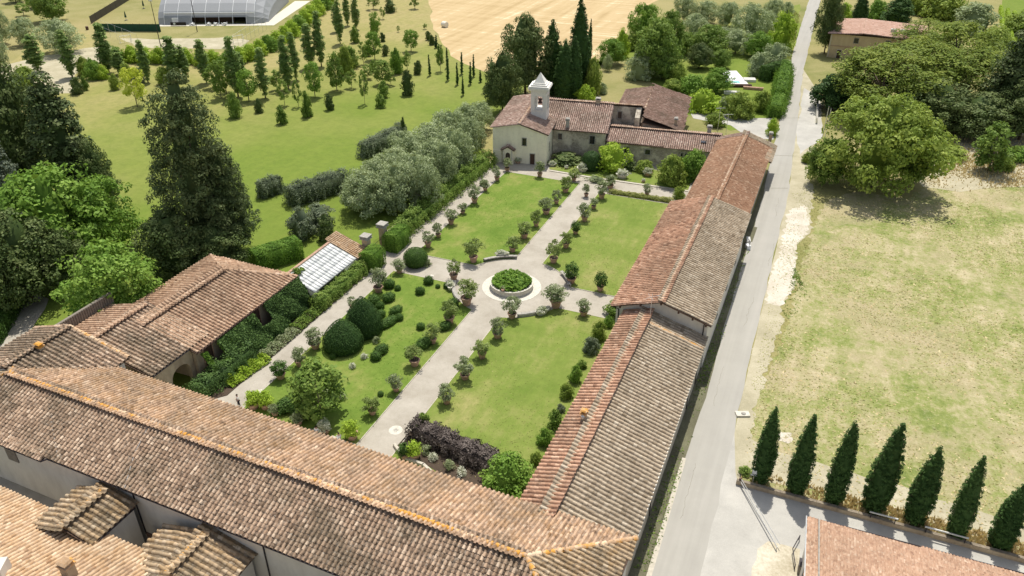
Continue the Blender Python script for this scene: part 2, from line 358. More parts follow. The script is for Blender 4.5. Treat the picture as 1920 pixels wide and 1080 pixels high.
class MB:
    """collects boxes, prisms, tubes into one mesh"""
    def __init__(s): s.v = []; s.f = []
    def box(s, c, d, rz=0.0, taper=1.0):
        cx, cy, cz = c; dx, dy, dz = d[0] / 2, d[1] / 2, d[2] / 2; b = len(s.v)
        ca, sa = math.cos(rz), math.sin(rz)
        for z, t in ((-dz, 1), (dz, taper)):
            for x, y in ((-dx, -dy), (dx, -dy), (dx, dy), (-dx, dy)):
                x *= t; y *= t
                s.v.append((cx + x * ca - y * sa, cy + x * sa + y * ca, cz + z))
        s.f += [(b, b+3, b+2, b+1), (b+4, b+5, b+6, b+7), (b, b+1, b+5, b+4), (b+1, b+2, b+6, b+5), (b+2, b+3, b+7, b+6), (b+3, b, b+4, b+7)]
        return s
    def prism(s, pts, z0, z1):
        """pts CCW list of (x,y); z1 may be a list of heights"""
        n_ = len(pts); b = len(s.v)
        zt = z1 if isinstance(z1, (list, tuple)) else [z1] * n_
        for p in pts: s.v.append((p[0], p[1], z0))
        for p, z in zip(pts, zt): s.v.append((p[0], p[1], z))
        s.f.append(tuple(b + i for i in reversed(range(n_)))); s.f.append(tuple(b + n_ + i for i in range(n_)))
        for i in range(n_):
            j = (i + 1) % n_; s.f.append((b + i, b + j, b + n_ + j, b + n_ + i))
        return s
    def slab(s, pts3, th):
        """thickened polygon: pts3 CCW from above, th downwards"""
        n_ = len(pts3); b = len(s.v)
        for p in pts3: s.v.append((p[0], p[1], p[2] - th))
        for p in pts3: s.v.append(tuple(p))
        s.f.append(tuple(b + i for i in reversed(range(n_)))); s.f.append(tuple(b + n_ + i for i in range(n_)))
        for i in range(n_):
            j = (i + 1) % n_; s.f.append((b + i, b + j, b + n_ + j, b + n_ + i))
        return s
    def tube(s, pts, rad, k=6, caps=True):
        pts = [Vector(p) for p in pts]; b = len(s.v); m = len(pts)
        for i, p in enumerate(pts):
            t = (pts[min(i + 1, m - 1)] - pts[max(i - 1, 0)]).normalized()
            a = t.cross(Vector((0, 0, 1)) if abs(t.z) < .9 else Vector((1, 0, 0))).normalized(); c = t.cross(a)
            r = rad[i] if isinstance(rad, (list, tuple)) else rad
            for j in range(k):
                q = p + (a * math.cos(2 * math.pi * j / k) + c * math.sin(2 * math.pi * j / k)) * r
                s.v.append(tuple(q))
        for i in range(m - 1):
            for j in range(k):
                j2 = (j + 1) % k
                s.f.append((b + i*k + j, b + i*k + j2, b + (i+1)*k + j2, b + (i+1)*k + j))
        if caps:
            s.f.append(tuple(b + j for j in reversed(range(k)))); s.f.append(tuple(b + (m-1)*k + j for j in range(k)))
        return s
    def lathe(s, prof, c=(0, 0, 0), k=14, sx=1.0, sy=1.0):
        b = len(s.v); m = len(prof)
        for r, z in prof:
            for j in range(k):
                a = 2 * math.pi * j / k
                s.v.append((c[0] + r * sx * math.cos(a), c[1] + r * sy * math.sin(a), c[2] + z))
        for i in range(m - 1):
            for j in range(k):
                j2 = (j + 1) % k
                s.f.append((b + i*k + j, b + i*k + j2, b + (i+1)*k + j2, b + (i+1)*k + j))
        s.f.append(tuple(b + j for j in reversed(range(k)))); s.f.append(tuple(b + (m-1)*k + j for j in range(k)))
        return s
    def mesh(s, name, mat, smooth=False, bevel=0):
        me = bpy.data.meshes.new(name); me.from_pydata(s.v, [], s.f); me.update()
        a = me.attributes.new('rnd', 'FLOAT', 'FACE')
        a.data.foreach_set('value', np.random.rand(len(me.polygons)).astype(np.float32))
        if smooth: me.polygons.foreach_set('use_smooth', [True] * len(me.polygons))
        me.materials.append(MATS[mat]); return me
    def obj(s, name, mat, parent=None, smooth=False, loc=None, rz=0.0):
        return link(name, s.mesh(name, mat, smooth), parent, loc, rz)

def fr(o, ang):
    """a local frame: returns f(x,y,z=None) -> world point"""
    ca, sa = math.cos(ang), math.sin(ang)
    def f(x, y, z=None):
        X = o[0] + x * ca - y * sa; Y = o[1] + x * sa + y * ca
        return (X, Y) if z is None else (X, Y, z)
    f.ang = ang; return f
ORD = ['first', 'second', 'third', 'fourth', 'fifth', 'sixth', 'seventh', 'eighth', 'ninth', 'tenth', 'eleventh', 'twelfth',
       'thirteenth', 'fourteenth', 'fifteenth', 'sixteenth', 'seventeenth', 'eighteenth', 'nineteenth', 'twentieth']

# ================================================================ ground and roads
def sheet(name, pts, z, mat, sub=0):
    b = MB(); b.v = [(p[0], p[1], z) for p in pts]
    a = sum(pts[i][0] * pts[(i+1) % len(pts)][1] - pts[(i+1) % len(pts)][0] * pts[i][1] for i in range(len(pts)))
    f = tuple(range(len(pts))); b.f = [f if a > 0 else f[::-1]]
    return struct(name, b.mesh(name, mat))
def wob(pts, amp, step, seed, closed=True):
    """polygon outline with natural unevenness"""
    r = random.Random(seed); out = []
    n_ = len(pts)
    for i in range(n_ if closed else n_ - 1):
        p = Vector(pts[i]); q = Vector(pts[(i + 1) % n_]); L = (q - p).length; k = max(1, int(L / step))
        d = (q - p).normalized(); nrm = Vector((-d.y, d.x))
        for j in range(k):
            o = p + (q - p) * (j / k)
            if j: o = o + nrm * r.uniform(-amp, amp)
            out.append((o.x, o.y))
    if not closed: out.append(tuple(pts[-1]))
    return out
px = lambda *a: [G(x, y) for x, y in a]
sheet('ground', [(-2500, -300), (2500, -300), (2500, 3000), (-2500, 3000)], 0.0, 'gr_country')
# park lawn on the garden's outer side
sheet('park_lawn', wob([(-63.0, 48), (-63.0, 136)] + px((900, 240), (1010, 150), (905, 134), (850, 105), (815, 60), (800, -40)) + [(-250, 420), (-330, 300)] + px((-60, 190), (-300, 330)) + [(-150, 40), (-84, 40)], .5, 6, 3), .006, 'gr_park')
sheet('orchard_lawn', wob(px((1020, 170), (1110, 120), (1190, 112), (1250, 200), (1370, 245), (1450, 230), (1500, 60), (1500, 8), (1180, 90), (1090, 135)), .6, 5, 5), .010, 'gr_park')
sheet('stubble_field', wob(px((800, -60), (812, 55), (845, 105), (905, 133), (960, 128), (1040, 130), (1120, 112), (1175, 62), (1200, 20), (1240, -6)) + [G(1500, -6), G(1520, -120), G(700, -170)], .8, 7, 7), .016, 'gr_stubble')
sheet('playing_field', wob(px((120, 40), (212, 92), (470, 98), (560, 40), (600, 8), (640, -60), (130, -50)), .5, 6, 9), .016, 'gr_country')
sheet('goal_area_dirt', wob(px((225, 72), (260, 90), (455, 92), (468, 76), (420, 70), (300, 74)), .7, 3, 11), .022, 'gr_dirt')
sheet('trodden_earth', wob(px((-60, 140), (60, 110), (160, 90), (215, 84), (200, 110), (140, 140), (150, 175), (60, 178), (-60, 190)), .8, 4, 13), .012, 'gr_dirt')
sheet('shaded_path', wob(px((-30, 660), (32, 560), (60, 545), (92, 560), (70, 600), (20, 670)), .3, 2, 15), .02, 'gr_gravel')
# garden floor
sheet('garden_gravel', [(-62.3, 47), (-18.5, 47), (-18.5, 152), (-50, 146), (-62.3, 139)], .03, 'gr_gravel')
FC = (-38.75, 93.2)
def arc(cx, cy, r, a0, a1, k=9):
    return [(cx + r * math.cos(R(a0 + (a1 - a0) * i / (k - 1))), cy + r * math.sin(R(a0 + (a1 - a0) * i / (k - 1)))) for i in range(k)]
def lawn(name, pts, mat):
    b = MB(); b.prism(pts, .02, .085); o = struct(name, b.mesh(name, mat)); return o
rA = 8.6
def cut(sx, sy, xin, yin):
    """arc of the round place cutting a lawn corner"""
    a_x = math.degrees(math.atan2(sy * math.sqrt(rA**2 - (xin - FC[0])**2), xin - FC[0]))
    a_y = math.degrees(math.atan2(yin - FC[1], sx * math.sqrt(rA**2 - (yin - FC[1])**2)))
    return a_x, a_y
ax, ay = cut(-1, 1, -41.6, 97.0)
LNW = [(-57.2, 97.0)] + arc(*FC, rA, ay, ax) + [(-41.6, 134.3), (-57.0, 134.3)]
lawn('lawn_north_west', LNW, 'gr_lawn')
ax, ay = cut(1, 1, -37.0, 96.4)
LNE = arc(*FC, rA, ax, ay) + [(-20.5, 96.4), (-20.5, 131.5), (-36.9, 131.5)]
lawn('lawn_north_east', LNE, 'gr_lawn_dry')
ax, ay = cut(-1, -1, -41.5, 90.6)
if ay > 0: ay -= 360
if ax > 0: ax -= 360
LSW = [(-57.4, 54.5), (-41.5, 54.5)] + arc(*FC, rA, ax, ay) + [(-57.6, 90.6)]
lawn('lawn_south_west', LSW, 'gr_lawn')
ax, ay = cut(1, -1, -37.0, 90.2)
LSE = [(-36.9, 53.0), (-20.0, 50.5), (-20.0, 90.2)] + arc(*FC, rA, ay, ax)
lawn('lawn_south_east', LSE, 'gr_lawn_dry')
def edging(pts, closed=True):
    b = MB(); n_ = len(pts)
    for i in range(n_):
        p = Vector(pts[i]); q = Vector(pts[(i+1) % n_]); d = q - p; L = d.length
        if L < .05: continue
        c = (p + q) / 2; b.box((c.x, c.y, .06), (L + .02, .09, .10), math.atan2(d.y, d.x))
    return b
for L_ in (LNW, LNE, LSW, LSE): struct('lawn_edging', edging(L_).mesh('lawn_edging', 'stone_kerb'))
# road, kerbs, verge, strips
RL = [(-6.2, 0), (-6.6, 40), (-6.9, 60), (-7.0, 81), (-7.5, 96), (-8.2, 144), (-10.2, 190), (-12.9, 235), (-15.6, 342), (-24, 600), (-60, 1100)]
RR = [(-1.4, 0), (-2.0, 40), (-2.5, 55), (-2.9, 82), (-3.2, 98), (-3.9, 145), (-6.2, 190), (-8.8, 236), (-11.4, 344), (-19, 600), (-54, 1100)]
sheet('road', wob(RL, .12, 3, 21, False) + wob(RR, .15, 3, 22, False)[::-1], .030, 'gr_road')
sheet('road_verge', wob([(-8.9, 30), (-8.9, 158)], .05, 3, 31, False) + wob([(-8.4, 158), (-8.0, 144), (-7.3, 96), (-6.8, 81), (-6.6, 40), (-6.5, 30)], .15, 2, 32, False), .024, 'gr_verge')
sheet('wayside_strip', wob(RR[2:8], .1, 4, 23, False) + wob(px((1545, 190), (1512, 330), (1525, 350), (1520, 430), (1490, 470), (1492, 520), (1470, 570), (1465, 610), (1440, 680), (1418, 760), (1400, 870)), .55, .9, 24, False), .022, 'gr_dirt')
sheet('white_chippings', wob(px((1478, 395), (1512, 385), (1517, 430), (1494, 462), (1490, 540), (1468, 572), (1436, 570), (1440, 530), (1460, 480)), .4, .6, 25), .028, 'gr_chips')
sheet('pale_wayside_patch', wob(px((1428, 590), (1465, 600), (1440, 670), (1425, 740), (1405, 760), (1405, 700)), .4, .7, 26), .027, 'gr_dirt')
sheet('dry_field', wob(px((1545, 380), (1520, 440), (1495, 520), (1480, 600), (1450, 680), (1425, 740), (1405, 800), (1400, 880), (1388, 900)) + [(30, 66.0), (120, 66.0), (120, 178), (30, 180)] + px((1700, 372), (1600, 360)), .5, .9, 27), .018, 'gr_field')
sheet('worn_track', wob([(-1.2, 66.2), (6, 67.0), (16, 66.8), (28, 66.4), (40, 66.3), (40, 69.4), (24, 70.0), (10, 71.2), (2, 71.5), (-2.4, 73.5)], .35, 2, 28), .026, 'gr_dirt')
sheet('driveway', [(-2.6, 30), (-2.9, 74), (-1.6, 66.5), (-1.2, 65.2)] + [(44, 64.9), (44, 30)], .026, 'gr_drive')
sheet('rubble_patch', wob(px((1420, 1030), (1440, 1015), (1500, 1030), (1505, 1120), (1390, 1120)), .4, 1.2, 29), .032, 'gr_rubble')
sheet('side_yard', wob(px((1508, 165), (1540, 185), (1540, 260), (1500, 290), (1493, 250)), .3, 3, 30), .028, 'gr_drive')
sheet('back_drive', wob(px((1290, 205), (1345, 212), (1400, 222), (1455, 222), (1450, 262), (1400, 258), (1370, 235), (1300, 222)), .3, 3, 33), .028, 'gr_drive')
sheet('scrub_bank', wob(px((1735, 258), (1920, 250), (2000, 290), (1960, 345), (1800, 360), (1730, 350), (1700, 300)), .6, 3, 34), .024, 'gr_dirt')
sheet('painted_road_shadow', [(-8.6, 122), (-7.4, 122), (-7.35, 128), (-8.6, 128)], .034, 'gr_verge')  # dark sheet painting the barn's cast shadow onto the road edge
# concrete strip by the wall in the near corner
sheet('concrete_strip', [(-7.0, 40), (-6.5, 40), (-6.9, 66.5), (-7.35, 66.5)], .036, 'stone_kerb')

# seams and repairs in the asphalt
for i, (x0, y0_, x1, y1_) in enumerate(((1447, 291, 1492, 293), (1433, 353, 1478, 353), (1458, 222, 1500, 221))):
    a_ = Vector(G(x0, y0_)); b_ = Vector(G(x1, y1_)); d_ = b_ - a_; c_ = (a_ + b_) / 2
    struct('road_seam', MB().box((c_.x, c_.y, .033), (d_.length, .10, .006), math.atan2(d_.y, d_.x)).mesh('road_seam', 'gr_verge'))
b = MB()
r0_ = random.Random(8)
for k in range(5):      # long cracks wandering along the carriageway
    y0_ = 58 + k * 19; x_ = r0_.uniform(-6.3, -3.6)
    for j in range(14):
        nx_ = x_ + r0_.uniform(-.16, .16); b.box(((x_ + nx_) / 2, y0_ + j * .6, .034), (.018, .66, .006), math.atan2(x_ - nx_, .6)); x_ = nx_
struct('road_cracks', b.mesh('road_cracks', 'gr_verge'))

# ================================================================ tiled roofs
rng = np.random.default_rng(7)
def cover_template(w0=.128, w1=.105, h=.125, L=.46):
    V = []
    for y, w, z in ((0.0, w0, .035), (L, w1, .0)):
        for k in range(5):
            a = math.pi * k / 4
            V.append((w * math.cos(a), y, z + h * math.sin(a) + .01))
    F = [(k, k + 1, 6 + k, 5 + k) for k in range(4)]
    V += [(w0 * .8, .004, .012), (-w0 * .8, .004, .012)]
    F2 = [(0, 10, 11, 4), (0, 4, 2, 2)]
    return np.array(V[:10], float), np.array(F)
CT_V, CT_F = cover_template()
PT_V = np.array([(-.13, 0, .045), (0, 0, .028), (.13, 0, .045), (-.13, .44, .012), (0, .44, .0), (.13, .44, .012), (-.13, 0, .0), (0, 0, -.01), (.13, 0, .0)], float)
PT_F = np.array([(0, 1, 4, 3), (1, 2, 5, 4), (0, 6, 7, 1), (1, 7, 8, 2)])
TILE_MESH = {}
def tile_variants(mat, sc, flat):
    key = (mat, round(sc, 3), flat)
    if key not in TILE_MESH:
        T, F = (CT_V, CT_F)
        TILE_MESH[key] = [npmesh('tile', T * sc * np.array([1, 1, flat]), F, mat, rnd=np.full(len(F), (i + .5) / 10)) for i in range(10)]
    return TILE_MESH[key]
def basis(pts):
    p = [Vector(q) for q in pts]; nrm = Vector((0, 0, 0))
    for i in range(len(p)): nrm += p[i].cross(p[(i + 1) % len(p)])
    nrm.normalize()
    if nrm.z < 0: nrm = -nrm
    u = Vector((0, 0, 1)).cross(nrm).normalized(); v = nrm.cross(u).normalized()
    if v.z < 0: v = -v; u = -u
    return p[0], u, v, nrm
def inside(pa, pb, poly):
    c = np.zeros(len(pa), bool); j = len(poly) - 1
    for i in range(len(poly)):
        xi, yi = poly[i]; xj, yj = poly[j]
        if yi != yj:
            t = ((yi > pb) != (yj > pb)) & (pa < (xj - xi) * (pb - yi) / (yj - yi) + xi); c ^= t
        j = i
    return c
ROOF_Q = []
def roof_plane(parent, pts, mat, spacing=.40, course=.36, sc=1.0, flat=1.0, pan='_pan', holes=(), nm='roof', th=.14, amp=1.0):
    """one roof slope: a slab of boards with rows of cover and pan tiles on it"""
    deck = MB().slab([(p[0], p[1], p[2]) for p in pts], th).obj(nm, 'tl_deck', parent)
    o, u, v, nrm = basis(pts)
    poly = [((Vector(q) - o).dot(u), (Vector(q) - o).dot(v)) for q in pts]
    a0 = min(p[0] for p in poly); a1 = max(p[0] for p in poly); b0 = min(p[1] for p in poly); b1 = max(p[1] for p in poly)
    na = int((a1 - a0) / spacing) + 2; nb = int((b1 - b0) / course) + 2
    A, B = np.meshgrid(a0 + spacing * (np.arange(na) + .5), b0 - .06 + course * np.arange(nb), indexing='ij')
    A = A.ravel(); B = B.ravel()
    Bc = np.clip(B + course * .5, b0 + .02, b1 - .02)
    ok = inside(A, Bc, poly); A = A[ok]; B = B[ok]
    for h in holes:
        hp = [((Vector(q) - o).dot(u), (Vector(q) - o).dot(v)) for q in h]
        k = ~inside(A, B + course * .5, hp); A = A[k]; B = B[k]
    ROOF_Q.append(dict(deck=deck, o=np.array(o), u=np.array(u), v=np.array(v), n=np.array(nrm), A=A, B=B, mat=mat, sc=sc * spacing / .40, sp=spacing, parent=parent, amp=amp, flat=flat, pan=pan))
    return deck
def scatter_tiles(q, idx, T, F, off_a=0.0, seedoff=0, jit=1.0):
    A = q['A'][idx] + off_a; B = q['B'][idx]; n_ = len(A)
    r = np.random.default_rng(len(q['A']) + seedoff)
    ang = r.normal(0, .035 * jit, n_); da = r.normal(0, .014 * jit, n_); db = r.normal(0, .02 * jit, n_); dz = r.uniform(-.004, .014, n_) * jit
    # slow sagging of old roofs
    sag = (.05 * np.sin(A * .55 + B * .3) * np.sin(B * .8) + .03 * np.sin(A * .21 + 1.3)) * q['amp']
    Ts = T * q['sc'] * np.array([1, 1, q['flat']])
    x = Ts[None, :, 0] * np.cos(ang)[:, None] - Ts[None, :, 1] * np.sin(ang)[:, None] + (A + da)[:, None]
    y = Ts[None, :, 0] * np.sin(ang)[:, None] + Ts[None, :, 1] * np.cos(ang)[:, None] + (B + db)[:, None]
    z = Ts[None, :, 2] + (dz + .004 + np.maximum(sag, -.0))[:, None]
    P = q['o'][None, None] + x[..., None] * q['u'] + y[..., None] * q['v'] + z[..., None] * q['n']
    Fa = (F[None] + (np.arange(n_) * len(T))[:, None, None]).reshape(-1, F.shape[1])
    rn = np.repeat(np.clip(r.normal(.5, .22, n_), 0, 1), len(F))
    return P.reshape(-1, 3), Fa, rn
def flush_roof(nobj=0):
    """lay the tiles of the planes collected for one building; its nobj nearest cover tiles become objects of their own"""
    global ROOF_Q
    cand = []
    for qi, q in enumerate(ROOF_Q):
        n_ = len(q['A']); own = np.zeros(n_, bool); q['own'] = own
        if nobj and n_:
            P = q['o'] + q['A'][:, None] * q['u'] + q['B'][:, None] * q['v']
            d = np.linalg.norm(P - np.array([0, 0, CAM_H]), axis=1)
            face = ((np.array([0, 0, CAM_H]) - P) @ q['n']) > 0
            for i in range(n_):
                if face[i]:
                    xx, yy, _ = PJ(*P[i])
                    if 4 < xx < 1916 and 4 < yy < 1076: cand.append((d[i], qi, i))
    cand.sort(); 
    for d, qi, i in cand[:nobj]: ROOF_Q[qi]['own'][i] = True
    for q in ROOF_Q:
        if not len(q['A']): continue
        idx = np.where(~q['own'])[0]
        if len(idx):
            P, F, rn = scatter_tiles(q, idx, CT_V, CT_F)
            o = link('tile_rows', npmesh('tile_rows', P, F, q['mat'], rn), q['deck']); o['kind'] = 'stuff'
        P, F, rn = scatter_tiles(q, np.arange(len(q['A'])), PT_V, PT_F, off_a=q['sp'] / 2, seedoff=5)
        o = link('pan_tile_rows', npmesh('pan_tile_rows', P, F, q['mat'] + q['pan'], rn), q['deck']); o['kind'] = 'stuff'
        own = np.where(q['own'])[0]
        if len(own):
            vs = tile_variants(q['mat'], q['sc'], q['flat'])
            M3 = Matrix((q['u'], q['v'], q['n'])).transposed()
            rr = random.Random(len(own))
            for i in own:
                a = q['A'][i] + rr.gauss(0, .014); b = q['B'][i] + rr.gauss(0, .02)
                sag = (.05 * math.sin(a * .55 + b * .3) * math.sin(b * .8) + .03 * math.sin(a * .21 + 1.3)) * q['amp']
                P = q['o'] + a * q['u'] + b * q['v'] + (.004 + max(0, sag) + rr.uniform(0, .014)) * q['n']
                t = bpy.data.objects.new('tile', vs[min(9, max(0, int(rr.gauss(5, 2.2))))])
                COL.objects.link(t); t.parent = q['deck']
                t.matrix_local = Matrix.Translation(Vector(P)) @ M3.to_4x4() @ Matrix.Rotation(rr.gauss(0, .035), 4, 'Z')
    ROOF_Q = []
def caps(parent, p0, p1, mat='tl_ridge', r=.25, L=.60, nobj=True, lift=.05):
    """ridge or hip tiles in a line from p0 to p1"""
    p0 = Vector(p0); p1 = Vector(p1); d = p1 - p0; n_ = max(1, int(d.length / L)); d.normalize()
    u = d.cross(Vector((0, 0, 1))).normalized(); w = u.cross(d)
    step = (p1 - p0).length / n_
    T = []
    for y, rr_, z in ((-.04, r, .03), (step + .02, r * .82, .0)):
        for k in range(6):
            a = math.pi * k / 5; T.append((rr_ * math.cos(a), y, z + rr_ * .8 * math.sin(a) - .03))
    T = np.array(T); F = np.array([(k, k + 1, 7 + k, 6 + k) for k in range(5)])
    U = np.array(u); D = np.array(d); Wv = np.array(w)
    if nobj:
        key = ('cap', mat, round(r, 2), round(step, 2))
        if key not in TILE_MESH:
            TILE_MESH[key] = [npmesh('ridge_tile', T, F, mat, np.full(5, (i + .5) / 6)) for i in range(6)]
        M3 = Matrix((U, D, Wv)).transposed()
        for i in range(n_):
            t = bpy.data.objects.new('ridge_tile', random.choice(TILE_MESH[key])); COL.objects.link(t); t.parent = parent
            P = p0 + d * (i * step) + w * (lift + random.uniform(-.01, .02))
            t.matrix_local = Matrix.Translation(P) @ M3.to_4x4() @ Matrix.Rotation(random.gauss(0, .02), 4, 'Z')
    else:
        Vs = []; Fs = []; rn = []
        for i in range(n_):
            o = np.array(p0 + d * (i * step) + w * (lift + random.uniform(-.01, .02)))
            Vs.append(o + T[:, :1] * U + T[:, 1:2] * D + T[:, 2:] * Wv); Fs.append(F + 12 * i); rn += [random.random()] * 5
        o = link('ridge_tile_row', npmesh('ridge_tile_row', np.concatenate(Vs), np.concatenate(Fs), mat, rn), parent); o['kind'] = 'stuff'

def gable(root, f, xl, xr, y0, y1, xm, zl, zm, zr, ml, mr, hip0=0.0, hip1=0.0, inset=.5, wall='wl_barn', wall_y0=.5, wall_y1=.5, ridge='tl_ridge', rn=True, base=0.0, mh=None, sp=.40, course=.36, walls=True, holes_r=(), wx=(None, None)):
    """a roofed block; local x across, y along the ridge"""
    P = lambda x, y, z: f(x, y, z)
    roof_plane(root, [P(xl, y0, zl), P(xm, y0 + hip0, zm), P(xm, y1 - hip1, zm), P(xl, y1, zl)][::-1], ml, sp, course)
    roof_plane(root, [P(xr, y0, zr), P(xr, y1, zr), P(xm, y1 - hip1, zm), P(xm, y0 + hip0, zm)], mr, sp, course, holes=holes_r)
    if hip0: roof_plane(root, [P(xl, y0, zl), P(xr, y0, zr), P(xm, y0 + hip0, zm)], mh or mr, sp, course)
    if hip1: roof_plane(root, [P(xr, y1, zr), P(xl, y1, zl), P(xm, y1 - hip1, zm)], mh or mr, sp, course)
    caps(root, P(xm, y0 + hip0, zm), P(xm, y1 - hip1, zm), ridge, nobj=rn)
    for h, yy, yh in ((hip0, y0, y0 + hip0), (hip1, y1, y1 - hip1)):
        if h:
            caps(root, P(xl, yy, zl), P(xm, yh, zm), ridge, nobj=rn); caps(root, P(xr, yy, zr), P(xm, yh, zm), ridge, nobj=rn)
    if walls:
        sl = (zm - zl) / (xm - xl); sr = (zm - zr) / (xr - xm); g = .2
        a = xl + inset if wx[0] is None else wx[0]; b = xr - inset if wx[1] is None else wx[1]
        w0 = y0 + (inset if hip0 else wall_y0); w1 = y1 - (inset if hip1 else wall_y1)
        za = zl + sl * (a - xl) - g; zb = zr + sr * (xr - b) - g; zc = zm - g
        pts = [P(a, w0, 0)[:2]]; tops = [za]
        if not hip0: pts.append(P(xm, w0, 0)[:2]); tops.append(zc)
        pts.append(P(b, w0, 0)[:2]); tops.append(zb); pts.append(P(b, w1, 0)[:2]); tops.append(zb)
        if not hip1: pts.append(P(xm, w1, 0)[:2]); tops.append(zc)
        pts.append(P(a, w1, 0)[:2]); tops.append(za)
        if hip0 or hip1: tops = [min(t, min(za, zb)) if (hip0 and i < 2) or (hip1 and i >= len(tops) - 2) else t for i, t in enumerate(tops)]
        MB().prism(pts, base, tops).obj('wall', wall, root)

def opening(root, f, x, y, z, w, h, face, kind='window', frame='stone_grey', fill='glass_dark', dep=.10, bars=True):
    """window or door set on a wall of local frame f; face = outward direction in degrees (local)"""
    a = R(face) + f.ang; X, Y = f(x, y)
    def loc(b_, dx, dz, w_, h_, t, off): b_.box((X + math.cos(a) * off - math.sin(a) * dx, Y + math.sin(a) * off + math.cos(a) * dx, z + dz), (t, w_, h_), a)
    b = MB(); s_ = .11
    loc(b, 0, h / 2 + s_ / 2, w + 2 * s_, s_, dep * 2, 0); loc(b, 0, -h / 2 - s_ / 2, w + 2 * s_ + .1, s_, dep * 2.6, 0)
    for sg in (-1, 1): loc(b, sg * (w / 2 + s_ / 2), 0, s_, h, dep * 2, 0)
    fo = b.obj(kind, frame, root)
    b = MB(); loc(b, 0, 0, w, h, .03, .015); b.obj('pane' if kind == 'window' else 'leaf', fill, fo)
    if bars:
        b = MB(); loc(b, 0, 0, .06, h, .03, .045)
        if kind == 'window': loc(b, 0, h * .1, w, .05, .026, .045)
        b.obj('sash_bar', 'wood_dark', fo)
    return fo

F0 = fr((0, 0), 0.0)
GB = 'buildings of the old farm court'
# ---- long front hall
hall = thing('hall_building', 'long tiled hall crossing the picture below the garden, orange lichen along its ridge', 'building', (0, 0, 0), 0, GB)
FH = fr((-15.4, 40.1), R(88.65))
# local x -> garden side (+), local y -> towards the west
EX = -6.3
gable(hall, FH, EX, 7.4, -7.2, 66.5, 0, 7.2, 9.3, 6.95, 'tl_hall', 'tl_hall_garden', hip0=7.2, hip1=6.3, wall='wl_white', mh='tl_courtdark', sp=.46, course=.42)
# gutter along the court eave, stepping in where the roof does, and its downpipes
def gut(root, f, pts, r=.075, mat='metal_dark'):
    return MB().tube([f(*p) for p in pts], r, 6).obj('gutter', mat, root)
gut(hall, FH, [(EX - .08, 47.6, 7.12), (EX - .08, -7.0, 7.12)])
gut(hall, FH, [(EX - .5, 66, 7.0), (EX - .5, 48.0, 7.0), (EX - .08, 47.6, 7.12)])
roof_plane(hall, [FH(EX - .05, 48, 7.16), FH(EX - .05, 66.5, 7.16), FH(EX - .45, 66.5, 7.03), FH(EX - .45, 48, 7.03)], 'tl_hall')
for yy in (22.2, 37.3, 58.0):
    MB().tube([FH(EX - .05, yy, 7.05), FH(EX + .42, yy, 6.6), FH(EX + .42, yy, 1.0)], .07, 6).obj('downpipe', 'metal_dark', hall)
MB().box((*FH(EX + .45, 54.4), 4.6), (.08, 1.5, 1.5), FH.ang).obj('shutter', 'wood_grey', hall)
flush_roof(300)

MB().tube([(-69.5, 41.9, 9.35), (-66.0, 38.2, 8.30), (-62.0, 35.2, 7.35)], .035, 4).obj('cable', 'metal_light', hall)
MB().tube([FH(-.3, 40, 9.35), FH(-3.2, 39.2, 8.35), FH(EX, 37.5, 7.35)], .03, 4).obj('cable', 'metal_light', hall)
# ---- west wing
west = thing('west_wing', 'short tiled wing with a chimney where the hall turns at its left end', 'building', (0, 0, 0), 0, GB)
gable(west, F0, -83.3, -68.6, 41.9, 50.6, -77.1, 7.45, 9.3, 7.15, 'tl_hall', 'tl_hall', wall='wl_white', mh='tl_hall', ridge='tl_ridgeplain', wall_y0=0.0, sp=.54, course=.44)
caps(west, (-83.3, 50.55, 7.5), (-77.1, 50.55, 9.36), 'tl_ridgeplain'); caps(west, (-68.7, 50.55, 7.2), (-77.1, 50.55, 9.36), 'tl_ridge')
flush_roof(300)
def chimney(root, x, y, z0, h, w=.7, d=.55, rz=0.0, mat='wl_orangery', lichen=True):
    b = MB().box((x, y, z0 + h / 2), (w, d, h), rz); c = b.obj('chimney', mat, root)
    b = MB(); b.box((x, y, z0 + h + .05), (w + .25, d + .25, .1), rz)
    for sx in (-1, 1):
        ca, sa = math.cos(rz), math.sin(rz); b.box((x + sx * w * .38 * ca, y + sx * w * .38 * sa, z0 + h + .25), (.1, d, .3), rz)
    b.box((x, y, z0 + h + .45), (w + .2, d + .2, .12), rz, .6); b.obj('chimney_cap', 'tl_ridge' if lichen else 'stone_grey', c)
    return c
chimney(west, -76.4, 46.0, 8.9, .7, lichen=True)

# ---- orangery, two roofs
oran = thing('orangery_building', 'low tiled garden house with ivy walls left of the garden path', 'building', (0, 0, 0), 0, GB)
gable(oran, F0, -82.2, -66.2, 50.7, 60.2, -75.6, 5.4, 7.2, 4.9, 'tl_barn', 'tl_hall', wall='wl_orangery', ridge='tl_ridgeplain', wall_y0=0, wx=(None, -70.5), sp=.54, course=.44)
roof3 = dict(xl=-80.6, xr=-65.2)
gable(oran, F0, -80.6, -65.2, 56.9, 77.3, -73.3, 4.7, 6.65, 4.45, 'tl_barn', 'tl_barn', hip1=5.3, wall='wl_orangery', ridge='tl_ridgeplain', wall_y0=.4, wx=(None, -65.9), sp=.54, course=.44)
flush_roof(300)
# parapet of upright slats along the far eave
b = MB().box((-82.4, 56.4, 5.9), (.35, 9.0, 2.2)); b.obj('parapet', 'wood_grey', oran)
for i in range(26):
    MB().box((-82.19, 52.1 + i * .345, 6.3), (.07, .24, 1.3)).obj('slat', 'wood_grey', oran)
